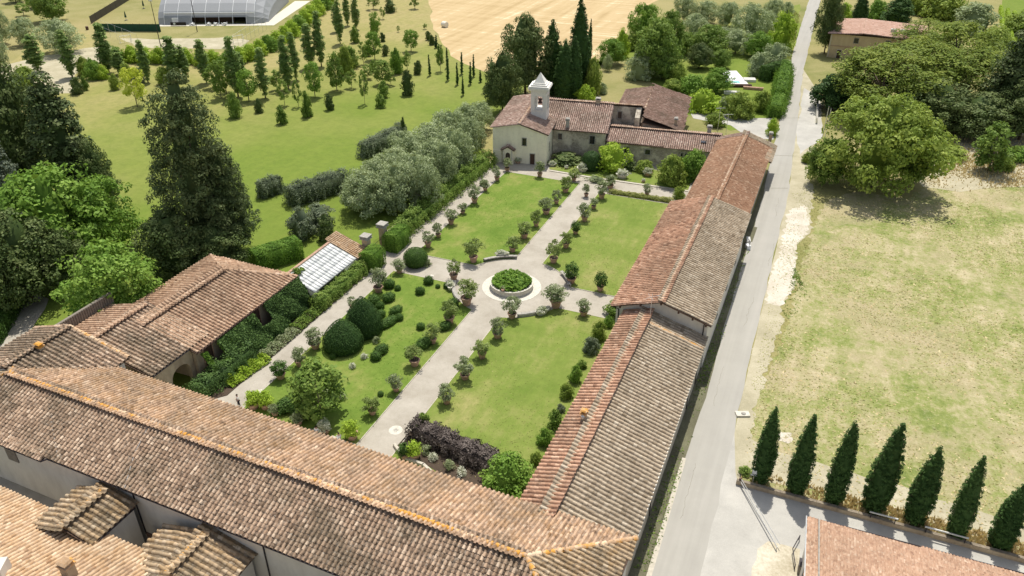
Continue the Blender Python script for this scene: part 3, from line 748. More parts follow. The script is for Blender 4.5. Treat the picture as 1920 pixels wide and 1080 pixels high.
# loggia arches at the south end of the garden front
def arch_wall(root, x, y0, y1, z1, ws, th=.5, mat='wl_orangery'):
    """wall in the plane x, with arches; outline as one polygon, extruded"""
    pts = [(y0, 0)]
    for (a, b_, zs) in ws:
        pts.append((a, 0)); c = (a + b_) / 2; r = (b_ - a) / 2
        for k in range(9):
            t = math.pi - math.pi * k / 8; pts.append((c + r * math.cos(t), zs + r * .85 * math.sin(t)))
        pts.append((b_, 0))
    pts += [(y1, 0), (y1, z1), (y0, z1)]
    b = MB(); m = len(pts)
    b.v = [(x, p[0], p[1]) for p in pts] + [(x - th, p[0], p[1]) for p in pts]
    b.f = [tuple(range(m)), tuple(range(2 * m - 1, m - 1, -1))] + [(i, m + i, m + (i + 1) % m, (i + 1) % m) for i in range(m)]
    return b.obj('arcade', mat, root)
arch_wall(oran, -66.35, 49.0, 57.2, 4.75, [(49.6, 52.9, 2.2), (53.5, 56.6, 2.2)])
MB().tube([(-66.1, 49.2, 4.85), (-66.1, 57.0, 4.85)], .06).obj('gutter', 'metal_dark', oran)
MB().tube([(-65.1, 57.0, 4.42), (-65.1, 77.3, 4.42)], .06).obj('gutter', 'copper', oran)
for y, h in ((59.3, 2.6), (68.5, 2.4)):
    opening(oran, F0, -65.88, y, 2.6, 1.5, h, 0, 'window', 'terracotta', 'wood_dark')

# ---- greenhouse lean-to
gh = thing('greenhouse', 'lean-to greenhouse with dusty glass panes and a strip of tiles, beside the garden gate', 'greenhouse')
gx0, gx1, gy0, gy1, gz0, gz1 = -67.2, -62.7, 77.5, 88.4, 4.0, 2.3
b = MB().prism([(gx0, gy0), (gx1, gy0), (gx1, gy1 + 3.3), (gx0, gy1 + 3.3)], 0, [gz0 - .25, gz1 - .25, gz1 - .25, gz0 - .25]); b.obj('wall', 'wl_cream', gh)
MB().box((gx0 - .2, (gy0 + gy1 + 3.2) / 2, gz0 / 2 + .05), (.35, gy1 - gy0 + 3.2, gz0 + .1)).obj('back_wall', 'wl_cream', gh)
for i in range(22):
    MB().box((gx0 - .2, gy0 + .25 + i * .5, gz0 + .16), (.42, .46, .09)).obj('coping_tile', 'terracotta', gh)
nx, ny = 4, 16; sl = math.atan2(gz1 - gz0, gx1 - gx0)
pm = [npmesh('pane', np.array([(-.5, -.5, 0), (.5, -.5, 0), (.5, .5, 0), (-.5, .5, 0), (-.5, -.5, -.03), (.5, -.5, -.03), (.5, .5, -.03), (-.5, .5, -.03)]),
     np.array([(0, 1, 2, 3), (0, 4, 5, 1), (1, 5, 6, 2), (2, 6, 7, 3), (3, 7, 4, 0)]), 'pane_dusty', np.full(5, v)) for v in (.35, .55, .65, .75, .85, 1.0)]
Lx = math.hypot(gx1 - gx0, gz1 - gz0)
for i in range(nx):
    for j in range(ny):
        t = (i + .5) / nx
        o = link('pane', random.choice(pm), gh, (gx0 + (gx1 - gx0) * t, gy0 + (gy1 - gy0) * (j + .5) / ny, gz0 + (gz1 - gz0) * t + .02 + .004 * i))
        o.rotation_euler = (0, -sl, 0); o.scale = (Lx / nx * 1.04, (gy1 - gy0) / ny * .95, 1)
for j in range(ny + 1):
    y = gy0 + (gy1 - gy0) * j / ny
    MB().tube([(gx0, y, gz0 + .02), (gx1 + .1, y, gz1 + .0)], .035, 4).obj('glazing_bar', 'metal_light', gh)
roof_plane(gh, [(gx0 - .6, gy1, gz0 + .25), (gx1 + .25, gy1, gz1 - .02), (gx1 + .25, gy1 + 3.3, gz1 - .02), (gx0 - .6, gy1 + 3.3, gz0 + .25)][::1], 'tl_court')
flush_roof(0)
MB().box((gx1 + .03, 81.8, 1.2), (.06, 6.5, 1.9)).obj('window', 'glass_dark', gh)

# ---- long barn wings along the road
low = thing('barn', 'low long barn roof nearest the camera along the road, chimney lamp on its garden slope', 'building', (0, 0, 0), 0, GB)
roofA = [(-8.4, 47.3, 4.6), (-8.4, 83.9, 4.6), (-16.25, 83.9, 7.0), (-16.25, 46.5, 7.0)]
roof_plane(low, roofA, 'tl_grey', .56, .44)
roof_plane(low, [(-16.25, 46.5, 7.0), (-16.25, 83.9, 7.0), (-19.2, 83.9, 6.1), (-19.2, 46.5, 6.1)], 'tl_barn_west', .56, .44)
MB().prism([(-18.8, 46.9), (-8.7, 47.5), (-8.7, 83.6), (-16.25, 83.6), (-18.8, 83.6)], 0, [6.0, 4.5, 4.5, 6.8, 6.0]).obj('wall', 'wl_barn', low)
caps(low, (-16.25, 81.2, 7.0), (-8.5, 81.2, 4.62), 'tl_ridge', r=.24)
caps(low, (-16.25, 47.6, 7.0), (-16.25, 81.2, 7.0), 'tl_ridgeplain', r=.13, lift=.0)
MB().tube([(-8.34, 47.6, 4.6), (-8.34, 80.6, 4.6)], .06).obj('gutter', 'metal_light', low)
for y in (56.6, 74.5, 79.7):
    MB().tube([(-8.3, y, 4.55), (-8.62, y, 4.3), (-8.62, y, .3)], .06).obj('downpipe', 'metal_dark', low)
flush_roof(300)
c = chimney(low, -17.1, 60.5, 6.5, 1.3, .5, .5, mat='wl_orangery')
MB().lathe([(.16, 0), (.2, .3), (.1, .42)], (-17.1, 60.15, 7.4), 10).obj('lamp', 'metal_light', c)
mid = thing('tall_barn', 'tall barn with symmetrical roof and plain gable, standing between two lower barns', 'building', (0, 0, 0), 0, GB)
gable(mid, F0, -20.75, -8.05, 82.9, 117.3, -14.45, 6.95, 9.0, 7.0, 'tl_barn_west', 'tl_grey', wall='wl_white', ridge='tl_ridgeplain', wall_y0=.9, wall_y1=.6, sp=.52, course=.42)
flush_roof(300)
for x, z in ((-19.6, 7.0), (-17.0, 7.85), (-14.45, 8.65), (-12.2, 7.95), (-10.4, 7.4), (-8.7, 6.85)):
    MB().box((x, 83.4, z), (.22, .9, .24)).obj('rafter_end', 'wood_dark', mid)
opening(mid, F0, -18.3, 83.79, 5.7, .7, .7, -90, 'window', 'stone_grey', 'glass_dark', bars=False)
MB().tube([(-9.0, 83.7, 6.7), (-9.0, 83.7, 4.5)], .07).obj('downpipe', 'metal_dark', mid)
MB().tube([(-20.6, 83.2, 6.85), (-19.9, 83.7, 6.2), (-19.9, 83.7, .4)], .07).obj('downpipe', 'metal_dark', mid)
MB().tube([(-8.0, 83.0, 6.95), (-8.0, 117.2, 6.95)], .07).obj('gutter', 'metal_light', mid)
an = tag(MB().tube([(-15.4, 81.7, 6.6), (-15.4, 81.7, 10.6)], .04, 5).tube([(-16.1, 81.4, 10.0), (-14.5, 82.1, 10.5)], .03, 4).tube([(-16.0, 82.0, 10.4), (-15.1, 81.2, 10.1)], .025, 4).tube([(-14.8, 81.6, 10.55), (-14.4, 82.5, 10.35)], .025, 4).obj('antenna', 'metal_light'), 'thin pale television aerial standing in front of the tall barn gable', 'antenna')
far = thing('far_barn', 'rust red tiled barn at the far end of the row, ending beside the road', 'building', (0, 0, 0), 0, GB)
gable(far, F0, -19.3, -8.6, 117.2, 153.6, -14.1, 5.4, 7.1, 5.1, 'tl_rust', 'tl_rust', wall='wl_barn', ridge='tl_ridgeplain', rn=False, sp=.34, course=.34)
roof_plane(far, [(-19.6, 153.6, 5.2), (-14.1, 153.6, 7.15), (-14.1, 155.8, 7.15), (-19.6, 155.8, 5.2)][::-1], 'tl_chapel')
roof_plane(far, [(-8.0, 153.6, 4.95), (-8.0, 155.9, 4.95), (-14.1, 155.9, 7.15), (-14.1, 153.6, 7.15)], 'tl_grey')
roof_plane(far, [(-8.0, 146.5, 4.9), (-8.0, 153.6, 4.9), (-8.9, 153.6, 5.2), (-8.9, 146.5, 5.2)], 'tl_grey')
flush_roof(0)
chimney(far, -9.6, 157.2, 4.6, 2.2, .6, .6, lichen=False)
for y in (125, 133, 141): opening(far, F0, -9.08, y, 2.6, 1.0, 1.3, 0, 'window', 'stone_grey', 'glass_dark', bars=False)
for y in (92, 100, 108): opening(mid, F0, -8.52, y, 3.6, 1.0, 1.3, 0, 'window', 'stone_grey', 'glass_dark', bars=False)

# ---- court buildings in the near left corner
court = thing('court_house', 'house with pale orange tiles in the near left corner of the court', 'building', (0, 0, 0), 0, GB)
ce = [(-66.5, 31.75), (-44.4, 30.9)]
roof_plane(court, [(-72, 31.9, 5.0), (-72, 12, 10.6), (-36, 11, 10.6), (-36, 30.6, 5.0)], 'tl_court', .46, .42)
MB().prism([(-71.5, 13), (-36.5, 13), (-36.5, 30.2), (-71.5, 31.5)], 0, [9.8, 9.8, 4.8, 4.8]).obj('wall', 'wl_white', court)
flush_roof(300)
def dormer(name, label, xm, hw, y0, y1, zm, drop, mat, n=120, wall_y0=.4):
    t = thing(name, label, 'building', (0, 0, 0), 0, GB)
    gable(t, F0, xm - hw, xm + hw, y0, y1, xm, zm - drop, zm, zm - drop, mat, mat, wall='wl_white', inset=.35, wall_y0=wall_y0, wall_y1=0, sp=.60, course=.48)
    flush_roof(n)
    return t
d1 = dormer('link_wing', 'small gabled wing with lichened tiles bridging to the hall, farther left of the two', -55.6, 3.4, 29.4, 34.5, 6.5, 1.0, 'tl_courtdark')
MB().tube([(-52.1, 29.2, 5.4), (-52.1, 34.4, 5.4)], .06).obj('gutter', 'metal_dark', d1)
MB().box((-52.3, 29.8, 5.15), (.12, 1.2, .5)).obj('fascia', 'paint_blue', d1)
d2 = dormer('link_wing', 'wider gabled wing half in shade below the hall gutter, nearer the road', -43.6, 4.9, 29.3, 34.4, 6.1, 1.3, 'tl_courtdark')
sh = thing('shed', 'small shed with dark red tiles tucked against the hall at the bottom edge', 'shed')
roof_plane(sh, [(-30.6, 34.0, 5.4), (-30.6, 28.5, 4.0), (-22, 28.5, 4.0), (-22, 34.0, 5.4)], 'tl_rust'); 
MB().prism([(-30.3, 28.8), (-22.3, 28.8), (-22.3, 33.9), (-30.3, 33.9)], 0, [3.8, 3.8, 5.2, 5.2]).obj('wall', 'wl_white', sh)
flush_roof(0)
MB().box((-50.2, 34.15, 1.4), (2.2, .12, 2.8)).obj('door', 'wood_dark', hall)
cc = chimney(court, *G(125, 1062, 7.6), 6.3, 1.5, .9, .8)
MB().box((*G(-10, 1062, 8), 7.0), (1.5, 1.5, 2.4), .5).obj('chimney', 'wl_white', court)
sheet('court_paving', [(-90, 29), (-21, 28), (-21, 34.5), (-90, 36)], .02, 'gr_gravel')

# ---- brick roofed house in the near right corner
hs = thing('house', 'flat orange tiled house in the near right corner beside the cypress row', 'building')
roof_plane(hs, [(5.55, 57.2, 5.4), (5.9, 38, 10.2), (34, 38, 10.2), (34, 57.9, 5.225)], 'tl_new', .27, .36, sc=1.2, flat=.40, pan='', amp=0.0)
MB().prism([(6.1, 39), (33.5, 39), (33.5, 57.2), (5.95, 56.8)], 0, [9.6, 9.6, 5.2, 5.2]).obj('wall', 'wl_white', hs)
MB().tube([(5.45, 57.3, 5.3), (34.1, 58.0, 5.3)], .06).obj('gutter', 'metal_dark', hs)
MB().tube([(5.45, 57.3, 5.35), (5.8, 38, 10.2)], .07).obj('verge_flashing', 'metal_light', hs)
MB().tube([(6.5, 57.2, 5.62), (6.85, 38, 10.45)], .06).obj('cable_duct', 'stone_grey', hs)
flush_roof(300)
opening(hs, F0, 5.98, 52.0, 3.0, 1.2, 2.2, 180, 'window', 'stone_pale', 'glass_dark')

# ================================================================ chapel range
GN = 'old stone buildings round the chapel'
FN = fr((-50.8, 140.5), R(9.5))
chap = thing('chapel', 'cream rendered chapel with a low gable facing the garden', 'chapel', (0, 0, 0), 0, GN)
gable(chap, FN, -11.5, .35, -.35, 20.5, -5.7, 7.35, 8.45, 6.55, 'tl_chapel', 'tl_chapel', wall='wl_cream', inset=.35, wall_y0=.35, ridge='tl_ridgeplain', rn=False, sp=.42, course=.4)
flush_roof(0)
opening(chap, FN, -4.6, -.02, 4.7, .8, 1.5, -90, 'window', 'stone_grey', 'glass_dark')
opening(chap, FN, -2.9, -.02, 1.15, .95, 2.3, -90, 'door', 'stone_pale', 'wood_dark', bars=False)
opening(chap, FN, -.02 + .02, 2.6, 3.2, .7, 1.7, 0, 'window', 'stone_pale', 'glass_dark')
tow = thing('bell_tower', 'white bell tower with stepped cornice and pointed stone cap on the chapel roof', 'bell tower')
tx, ty, tw = -3.1, 8.2, 1.62
q = lambda x, y: FN(x, y)
b = MB(); A = FN.ang
for (dx, dy) in ((-1, -1), (1, -1), (1, 1), (-1, 1)):   # corner piers leave the bell openings free
    b.box((*q(tx + dx * (tw - .42), ty + dy * (tw - .42)), 10.75), (.84, .84, 2.9), A)
b.box((*q(tx, ty), 7.75), (tw * 2, tw * 2, 3.1), A); b.box((*q(tx, ty), 12.75), (tw * 2, tw * 2, 1.1), A)
b.obj('shaft', 'tower_white', tow)
for k in range(4):
    a = A + k * math.pi / 2; c = Vector((*q(tx, ty), 0)); n_ = Vector((math.cos(a), math.sin(a), 0)); tt = Vector((-n_.y, n_.x, 0))
    arc_ = MB()
    pts = [(-.78, 0), (-.78, .62), (.78, .62), (.78, 0)] + [(.78 * math.cos(math.pi * i / 8), .02 + .5 * math.sin(math.pi * i / 8)) for i in range(9)]
    o_ = c + n_ * (tw - .03); m = len(pts)
    arc_.v = [tuple(o_ + tt * p[0] + Vector((0, 0, 11.62 + p[1]))) for p in pts] + [tuple(o_ - n_ * .5 + tt * p[0] + Vector((0, 0, 11.62 + p[1]))) for p in pts]
    arc_.f = [tuple(range(m)), tuple(range(2*m-1, m-1, -1))] + [(i, m+i, m+(i+1) % m, (i+1) % m) for i in range(m)]
    arc_.obj('arch', 'tower_white', tow)
    fbox = MB()
    for sx in (-1, 1): p = o_ + n_ * .06 + tt * sx * .95; fbox.box((p.x, p.y, 10.7), (.1, .16, 2.9), a)
    p = o_ + n_ * .05; fbox.box((p.x, p.y, 9.2), (.14, 2.2, .2), a); fbox.obj('moulding', 'tower_white', tow)
MB().lathe([(.1, .95), (.22, .85), (.3, .5), (.42, .1), (.5, 0)], (*q(tx, ty), 10.3), 12).obj('bell', 'copper', tow, smooth=True)
for nm, w_, z, h in (('cornice', 4.0, 13.42, .28), ('cornice', 4.3, 13.72, .3), ('cornice', 4.1, 14.0, .26), ('step', 3.3, 14.28, .28), ('step', 2.6, 14.55, .26)):
    MB().box((*q(tx, ty), z), (w_, w_, h), A).obj(nm, 'tower_white', tow)
b = MB(); b.box((*q(tx, ty), 15.6), (2.3, 2.3, 1.85), A, .05); b.obj('spire', 'tower_white', tow)
# shrine against the facade
shr = thing('shrine', 'small tiled wall shrine with arched niche against the chapel front', 'shrine')
MB().prism([q(-8.9, -.95), q(-6.7, -.95), q(-6.7, 0), q(-8.9, 0)], 0, 3.0).prism([q(-8.9, -.95), q(-7.8, -.95), q(-6.7, -.95), q(-6.7, 0), q(-7.8, 0), q(-8.9, 0)], 3.0, [3.0, 3.55, 3.0, 3.0, 3.55, 3.0]).obj('body', 'wl_cream', shr)
roof_plane(shr, [FN(-9.2, -1.2, 3.0), FN(-7.8, -1.2, 3.75), FN(-7.8, 0, 3.75), FN(-9.2, 0, 3.0)], 'tl_chapel', .3, .35)
roof_plane(shr, [FN(-6.4, -1.2, 3.0), FN(-7.8, -1.2, 3.75), FN(-7.8, 0, 3.75), FN(-6.4, 0, 3.0)], 'tl_chapel', .3, .35)
flush_roof(0)
for sx in (-1, 1):
    MB().box((*q(-7.8 + sx * .85, -1.02), 1.5), (.22, .16, 2.9), A).obj('pilaster', 'stone_pale', shr)
nb = MB(); pts = [(-.45, .8), (.45, .8)] + [(.45 * math.cos(math.pi * i / 8), 2.0 + .5 * math.sin(math.pi * i / 8)) for i in range(9)]
nb.v = [FN(-7.8 + p[0], -.99, p[1]) for p in pts] + [FN(-7.8 + p[0], -.94, p[1]) for p in pts]; m = len(pts)
nb.f = [tuple(range(m)), tuple(range(2*m-1, m-1, -1))] + [(i, m+i, m+(i+1) % m, (i+1) % m) for i in range(m)]
nb.obj('niche', 'soil', shr)
MB().lathe([(.2, 0), (.24, .5), (.14, .95), (.1, 1.05), (.13, 1.2), (.05, 1.35)], (*q(-7.8, -1.12), .75), 8).obj('figure', 'lf_purple', shr)
MB().prism([q(-11, -.5), q(-9.2, -.5), q(-9.2, 0), q(-11, 0)], 0, 2.6).obj('side_wall', 'wl_cream', shr)

w2 = thing('farmhouse', 'stone farmhouse with pink brown roof joined to the chapel', 'building', (0, 0, 0), 0, GN)
roof_plane(w2, [FN(.3, 5.9, 5.65), FN(11.3, 5.9, 5.65), FN(11.3, 15.7, 8.8), FN(-5, 15.7, 8.8), FN(-5, 5.9, 5.65)], 'tl_chapel', .42, .4)
roof_plane(w2, [FN(-5, 15.7, 8.8), FN(17.4, 15.7, 8.8), FN(17.4, 22, 6.8), FN(-5, 22, 6.8)], 'tl_chapel', .42, .4)
caps(w2, FN(-2.5, 15.7, 8.8), FN(17.4, 15.7, 8.8), 'tl_ridgeplain', nobj=False)
MB().prism([q(.1, 6.4), q(11.0, 6.4), q(11.0, 15.5), q(11.0, 21.5), q(.1, 21.5), q(.1, 15.5)], 0, [5.6, 5.6, 8.6, 6.8, 6.8, 8.6]).obj('wall', 'wl_stone', w2)
MB().prism([q(11.02, 15.4), q(17.2, 15.4), q(17.2, 21.5), q(11.02, 21.5)], 0, [8.5, 8.5, 6.8, 6.8]).obj('court_wall', 'wl_stone', w2)
MB().prism([q(16.2, 12.5), q(17.2, 12.5), q(17.2, 15.38), q(16.2, 15.38)], 0, [7.2, 7.2, 8.5, 8.5]).obj('wing_wall', 'wl_stone', w2)
flush_roof(0)
for x, z, w_, h in ((1.6, 4.1, .8, 1.2), (8.3, 3.9, 1.05, 1.7)): opening(w2, FN, x, 6.38, z, w_, h, -90)
opening(w2, FN, 12.8, 15.38, 6.6, .8, 1.5, -90)
chimney(w2, *FN(8.0, 15.6), 8.3, 1.2, .9, .9, A, mat='wl_orangery', lichen=False)
chimney(w2, *FN(3.0, 6.9), 5.6, 1.9, .65, .6, A, mat='stone_grey', lichen=False)
w3 = thing('stable_range', 'long low stone range with a lean roof linking farmhouse and barns', 'building', (0, 0, 0), 0, GN)
roof_plane(w3, [FN(11.2, 5.2, 4.15), FN(34.0, 4.0, 4.15), FN(34.0, 10.4, 5.6), FN(11.4, 11.0, 5.6)], 'tl_chapel', .42, .4)
roof_plane(w3, [FN(11.4, 11.0, 5.6), FN(34.0, 10.4, 5.6), FN(34.0, 13.2, 4.9), FN(11.4, 13.8, 4.9)], 'tl_chapel', .42, .4)
caps(w3, FN(11.4, 11.0, 5.6), FN(34.0, 10.4, 5.6), 'tl_ridgeplain', nobj=False)
MB().prism([q(11.3, 5.7), q(33.6, 4.5), q(33.6, 10.4), q(33.6, 12.8), q(11.3, 13.4), q(11.3, 11.0)], 0, [4.0, 4.0, 5.45, 4.8, 4.8, 5.45]).obj('wall', 'wl_stone', w3)
flush_roof(0)
for x, w_, h in ((13.0, .9, 1.3), (15.6, 1.0, 1.3), (19.8, 1.0, 1.0), (26.6, .35, 1.0), (27.4, .35, 1.0)):
    opening(w3, FN, x, 5.68 - (x - 11.3) * .0538, 2.7, w_, h, -90, bars=False)
chimney(w3, *FN(31.5, 11.6), 5.0, 1.6, .8, .8, A, mat='stone_grey', lichen=False)
sk = MB().box((*FN(30.6, 7.5), 4.98), (1.1, 1.5, .18), A).obj('skylight', 'glass_dark', w3)
bk = thing('back_house', 'brown roofed farm building standing behind the chapel range', 'building', (0, 0, 0), 0, GN)
R0, R1 = FN(17.8, 18.0, 7.6), FN(18.6, 34.6, 7.6)
roof_plane(bk, [R0, FN(17.6, 12.8, 6.2), FN(26.4, 11.6, 5.2), FN(27.0, 33.8, 5.2), R1], 'tl_back', .42, .4)
roof_plane(bk, [R0, R1, FN(12.0, 36.5, 5.9), FN(11.6, 22.0, 5.9)], 'tl_back', .42, .4)
caps(bk, R0, R1, 'tl_ridgeplain', nobj=False)
MB().prism([q(12.2, 22.2), q(17.8, 13.2), q(26.0, 12.1), q(26.6, 33.4), q(12.4, 36)], 0, [5.5, 5.9, 4.9, 4.9, 5.5]).obj('wall', 'wl_stone', bk)
flush_roof(0)
chimney(bk, *FN(24.6, 14.2), 5.0, 1.9, .6, .6, A, mat='wl_orangery', lichen=False)

# ================================================================ villa beyond, by the road
vl = thing('villa', 'two storey ochre villa with pink tiled roof half hidden by the pines', 'villa')
FV = fr((-4.0, 252.5), R(0.0))
gable(vl, FV, 18.5 - 19.0, 26.5, -.6, 21.0, 9.0, 6.9, 7.6, 6.9, 'tl_villa', 'tl_villa', walls=False, ridge='tl_ridgeplain', rn=False, sp=.6, course=.6)
ROOF_Q = [q_ for q_ in ROOF_Q]
flush_roof(0)
MB().prism([FV(.3, .2), FV(25.8, .2), FV(25.8, 20.4), FV(.3, 20.4)], 0, 6.8).obj('wall', 'wl_ochre', vl)
MB().box((*FV(13, .12), 3.5), (25.6, .12, .18)).obj('string_course', 'terracotta', vl)
MB().tube([(*FV(.6, .1), 6.7), (*FV(.6, .1), .2)], .1).obj('downpipe', 'metal_light', vl)
for x in (7.5, 16): opening(vl, FV, x, .18, 5.4, 1.2, 1.4, -90, bars=False)
for y in (5, 12): opening(vl, FV, .32, y, 5.2, 1.2, 1.4, 180, bars=False)
for x in (17.0, 19.5, 22.0): MB().box((*FV(x, 6), 7.9), (1.6, 1.0, .9)).obj('air_unit', 'metal_light', vl)
opening(vl, FV, 3.5, .18, 1.2, 1.1, 2.4, -90, 'door', 'stone_pale', 'wood_dark', bars=False)

# ================================================================ sports hall beyond the park
sp_ = thing('sports_hall', 'grey fabric sports hall with an open canopy beside the playing field', 'hall')
a0 = Vector(G(297, 47)); a1 = Vector(G(500, 45)); dv = (a1 - a0).normalized(); nv = Vector((-dv.y, dv.x)); Ls = (a1 - a0).length
FS = fr((a0.x, a0.y), math.atan2(dv.y, dv.x))
prof = [(0, 0), (.6, 2.3), (1.9, 4.1), (4.5, 6.2), (9, 8.6), (15, 10.3), (21, 11.0), (27, 10.3), (33, 8.6), (37.5, 6.2), (41, 3.2), (42, 0)]
b = MB(); xs = [0, 2.2] + [2.2 + (Ls - 9) * i / 6 for i in range(1, 7)] + [Ls - 4.0, Ls - 1.5, Ls]
scl = [.90] + [1] * 7 + [.94, .72, .40]
for x, s_ in zip(xs, scl):
    for (y, z) in prof: b.v.append(FS(x, 21 + (y - 21) * (s_ * .25 + .75 if s_ < 1 else 1), z * s_))
m = len(prof)
for i in range(len(xs) - 1):
    for j in range(m - 1):
        if 1 <= i <= 6 and j == 0 and i >= 3: continue
        b.f.append((i*m+j, (i+1)*m+j, (i+1)*m+j+1, i*m+j+1))
b.f.append(tuple(range(m))); b.f.append(tuple((len(xs)-1) * m + j for j in reversed(range(m))))
b.obj('fabric_shell', 'fabric_grey', sp_)
for x in xs[1:-2]:
    MB().tube([FS(x, y, z + .06) for y, z in prof], .09, 5).obj('rib', 'fabric_white', sp_)
b = MB(); b.tube([FS(xs[1], 1.2, 3.7), FS(xs[-3], 1.2, 3.7)], .16); b.obj('canopy_edge', 'fabric_white', sp_)
for x in xs[3:-2]: MB().tube([FS(x, -.3, 0), FS(x, 1.2, 3.7)], .09, 5).obj('post', 'metal_light', sp_)
MB().box((*FS(15, 4), 1.3), (20, .2, 2.6), FS.ang).obj('inner_wall', 'wood_dark', sp_)
MB().box((*FS(6.0, -.1), 1.2), (2.0, .2, 2.2), FS.ang).obj('door', 'fabric_white', sp_)
struct('hall_apron', MB().prism([FS(-3, -2.2), FS(Ls + 3, -2.4), FS(Ls + 8, 40), FS(Ls + 2, 40), FS(Ls - 1, 1), FS(-3, .5)], 0, .06).mesh('hall_apron', 'stone_pale'))
for i, (x_, w_) in enumerate(((17.5, .0), (20, .0), (23, 0), (12, 0))):
    t = thing('garden_table', 'white plastic table with stacked chairs under the %s bay of the hall canopy' % ORD[i], 'table', (*FS(x_, -1.4), .06), i * .7, 'white tables outside the sports hall')
    MB().lathe([(.5, .70), (.55, .74), (.5, .76)], (0, 0, 0), 10).obj('table_top', 'fabric_white', t); MB().tube([(0, 0, 0), (0, 0, .7)], .06).obj('leg', 'fabric_white', t)
    for k in range(3):
        a = k * 2.1; MB().box((.8*math.cos(a), .8*math.sin(a), .42), (.42, .42, .05), a).box((.98*math.cos(a), .98*math.sin(a), .65), (.05, .42, .5), a).box((.8*math.cos(a), .8*math.sin(a), .2), (.36, .36, .4), a).obj('seat', 'fabric_white', t)
# banner board on the hall front
bn = tag(MB().box((*FS(7.5, -1.9), .75), (5.2, .1, 1.1), FS.ang).obj('banner', 'metal_dark'), 'dark low banner board with a round pale badge in front of the hall', 'banner')
MB().lathe([(.4, 0), (.4, .04)], (0, 0, 0), 12).obj('badge', 'fabric_white', bn).matrix_local = Matrix.Translation((*FS(6.2, -1.96), .8)) @ Matrix.Rotation(FS.ang, 4, 'Z') @ Matrix.Rotation(R(90), 4, 'X')
def fence(name, label, p0, p1, h, mat, n_, group='fences round the playing field', lean=0):
    t = thing(name, label, 'fence', (0, 0, 0), 0, group); p0 = Vector(p0); p1 = Vector(p1); d = p1 - p0; a = math.atan2(d.y, d.x); c = (p0 + p1) / 2
    MB().box((c.x, c.y, h / 2), (d.length, .05, h - .1), a).obj('screen', mat, t)
    for i in range(n_ + 1):
        p = p0 + d * i / n_; MB().tube([(p.x, p.y, 0), (p.x, p.y, h + .15)], .05, 5).obj('post', 'metal_dark', t)
fence('fence', 'dark green windbreak fence facing the camera beside the hall', G(178, 59), G(302, 60), 2.6, 'fabric_green', 10)
fence('fence', 'grey windbreak fence running away from the green one at its far corner', G(171, 45), G(243, 0), 2.6, 'metal_dark', 8)
def net(p0, p1, h, n_, label):
    t = thing('net_fence', label, 'fence', (0, 0, 0), 0, 'fences round the playing field'); p0 = Vector(p0); p1 = Vector(p1); d = p1 - p0
    for i in range(n_ + 1):
        p = p0 + d * i / n_; MB().tube([(p.x, p.y, 0), (p.x, p.y, h)], .045, 4).obj('post', 'metal_light', t)
    for z in (h * .5, h): MB().tube([(p0.x, p0.y, z), (p1.x, p1.y, z)], .02, 3).obj('wire', 'metal_light', t)
net(G(195, 64), G(262, 92), 4.5, 5, 'tall wire fence with thin posts left of the playing field')
net(G(440, 95), G(500, 56), 4.5, 8, 'tall wire fence with thin posts right of the playing field')
for i, (x, y, top) in enumerate(((302, 90, 14), (370, 60, 14))):
    t = thing('floodlight_mast', ['slender floodlight mast left of the hall front', 'slender floodlight mast in front of the hall canopy'][i], 'mast', (*G(x, y), 0))
    MB().tube([(0, 0, 0), (0, 0, top)], [.14, .08], 6).obj('mast', 'metal_dark', t); MB().box((0, 0, top), (1.2, .4, .4)).obj('lamp', 'metal_light', t)
for i, (x, y) in enumerate(((237, 80), (448, 80))):
    t = thing('goal', ['white football goal at the fence end of the field', 'white football goal at the hall end of the field'][i], 'goal', (*G(x, y), 0), R(70))
    MB().tube([(-1.8, 0, 0), (-1.8, 0, 2.2), (1.8, 0, 2.2), (1.8, 0, 0)], .07, 5).obj('frame', 'fabric_white', t)
    MB().tube([(-1.8, 0, 2.2), (-1.8, 1.2, 0), (1.8, 1.2, 0), (1.8, 0, 2.2)], .04, 4).obj('net_frame', 'fabric_white', t)
for i, (x, y) in enumerate(((237, 38), (270, 16))):
    t = thing('parasol', ['closed dark green parasol nearer the green windbreak', 'closed dark green parasol farther up the fenced lawn'][i], 'parasol', (*G(x, y), 0))
    MB().tube([(0, 0, 0), (0, 0, 3)], .05).obj('pole', 'metal_dark', t); MB().lathe([(.38, 1.0), (.3, 1.6), (.14, 2.7), (.02, 3.2)], (0, 0, 0), 8).obj('canopy', 'fabric_green', t); MB().box((0, 0, .1), (.7, .7, .2)).obj('base', 'stone_grey', t)
MB_ = tag(MB().lathe([(.45, 0), (.5, 1.0), (.52, 1.1), (.2, 1.2)], (*G(164, 56), 0), 10).obj('waste_bin', 'copper'), 'small dark red bin beside the corner of the windbreak', 'bin')
# round bale
hb = tag(MB().lathe([(.2, -.75), (.82, -.74), (.88, -.6), (.88, .6), (.82, .74), (.2, .75)], (0, 0, 0), 18).obj('hay_bale', 'hay', smooth=False), 'single round pale bale left on the stubble field', 'hay bale')
hb.location = (*G(834, 51), .9); hb.rotation_euler = (R(90), 0, R(70)); hb.scale = (1.15, 1.15, 1.25)
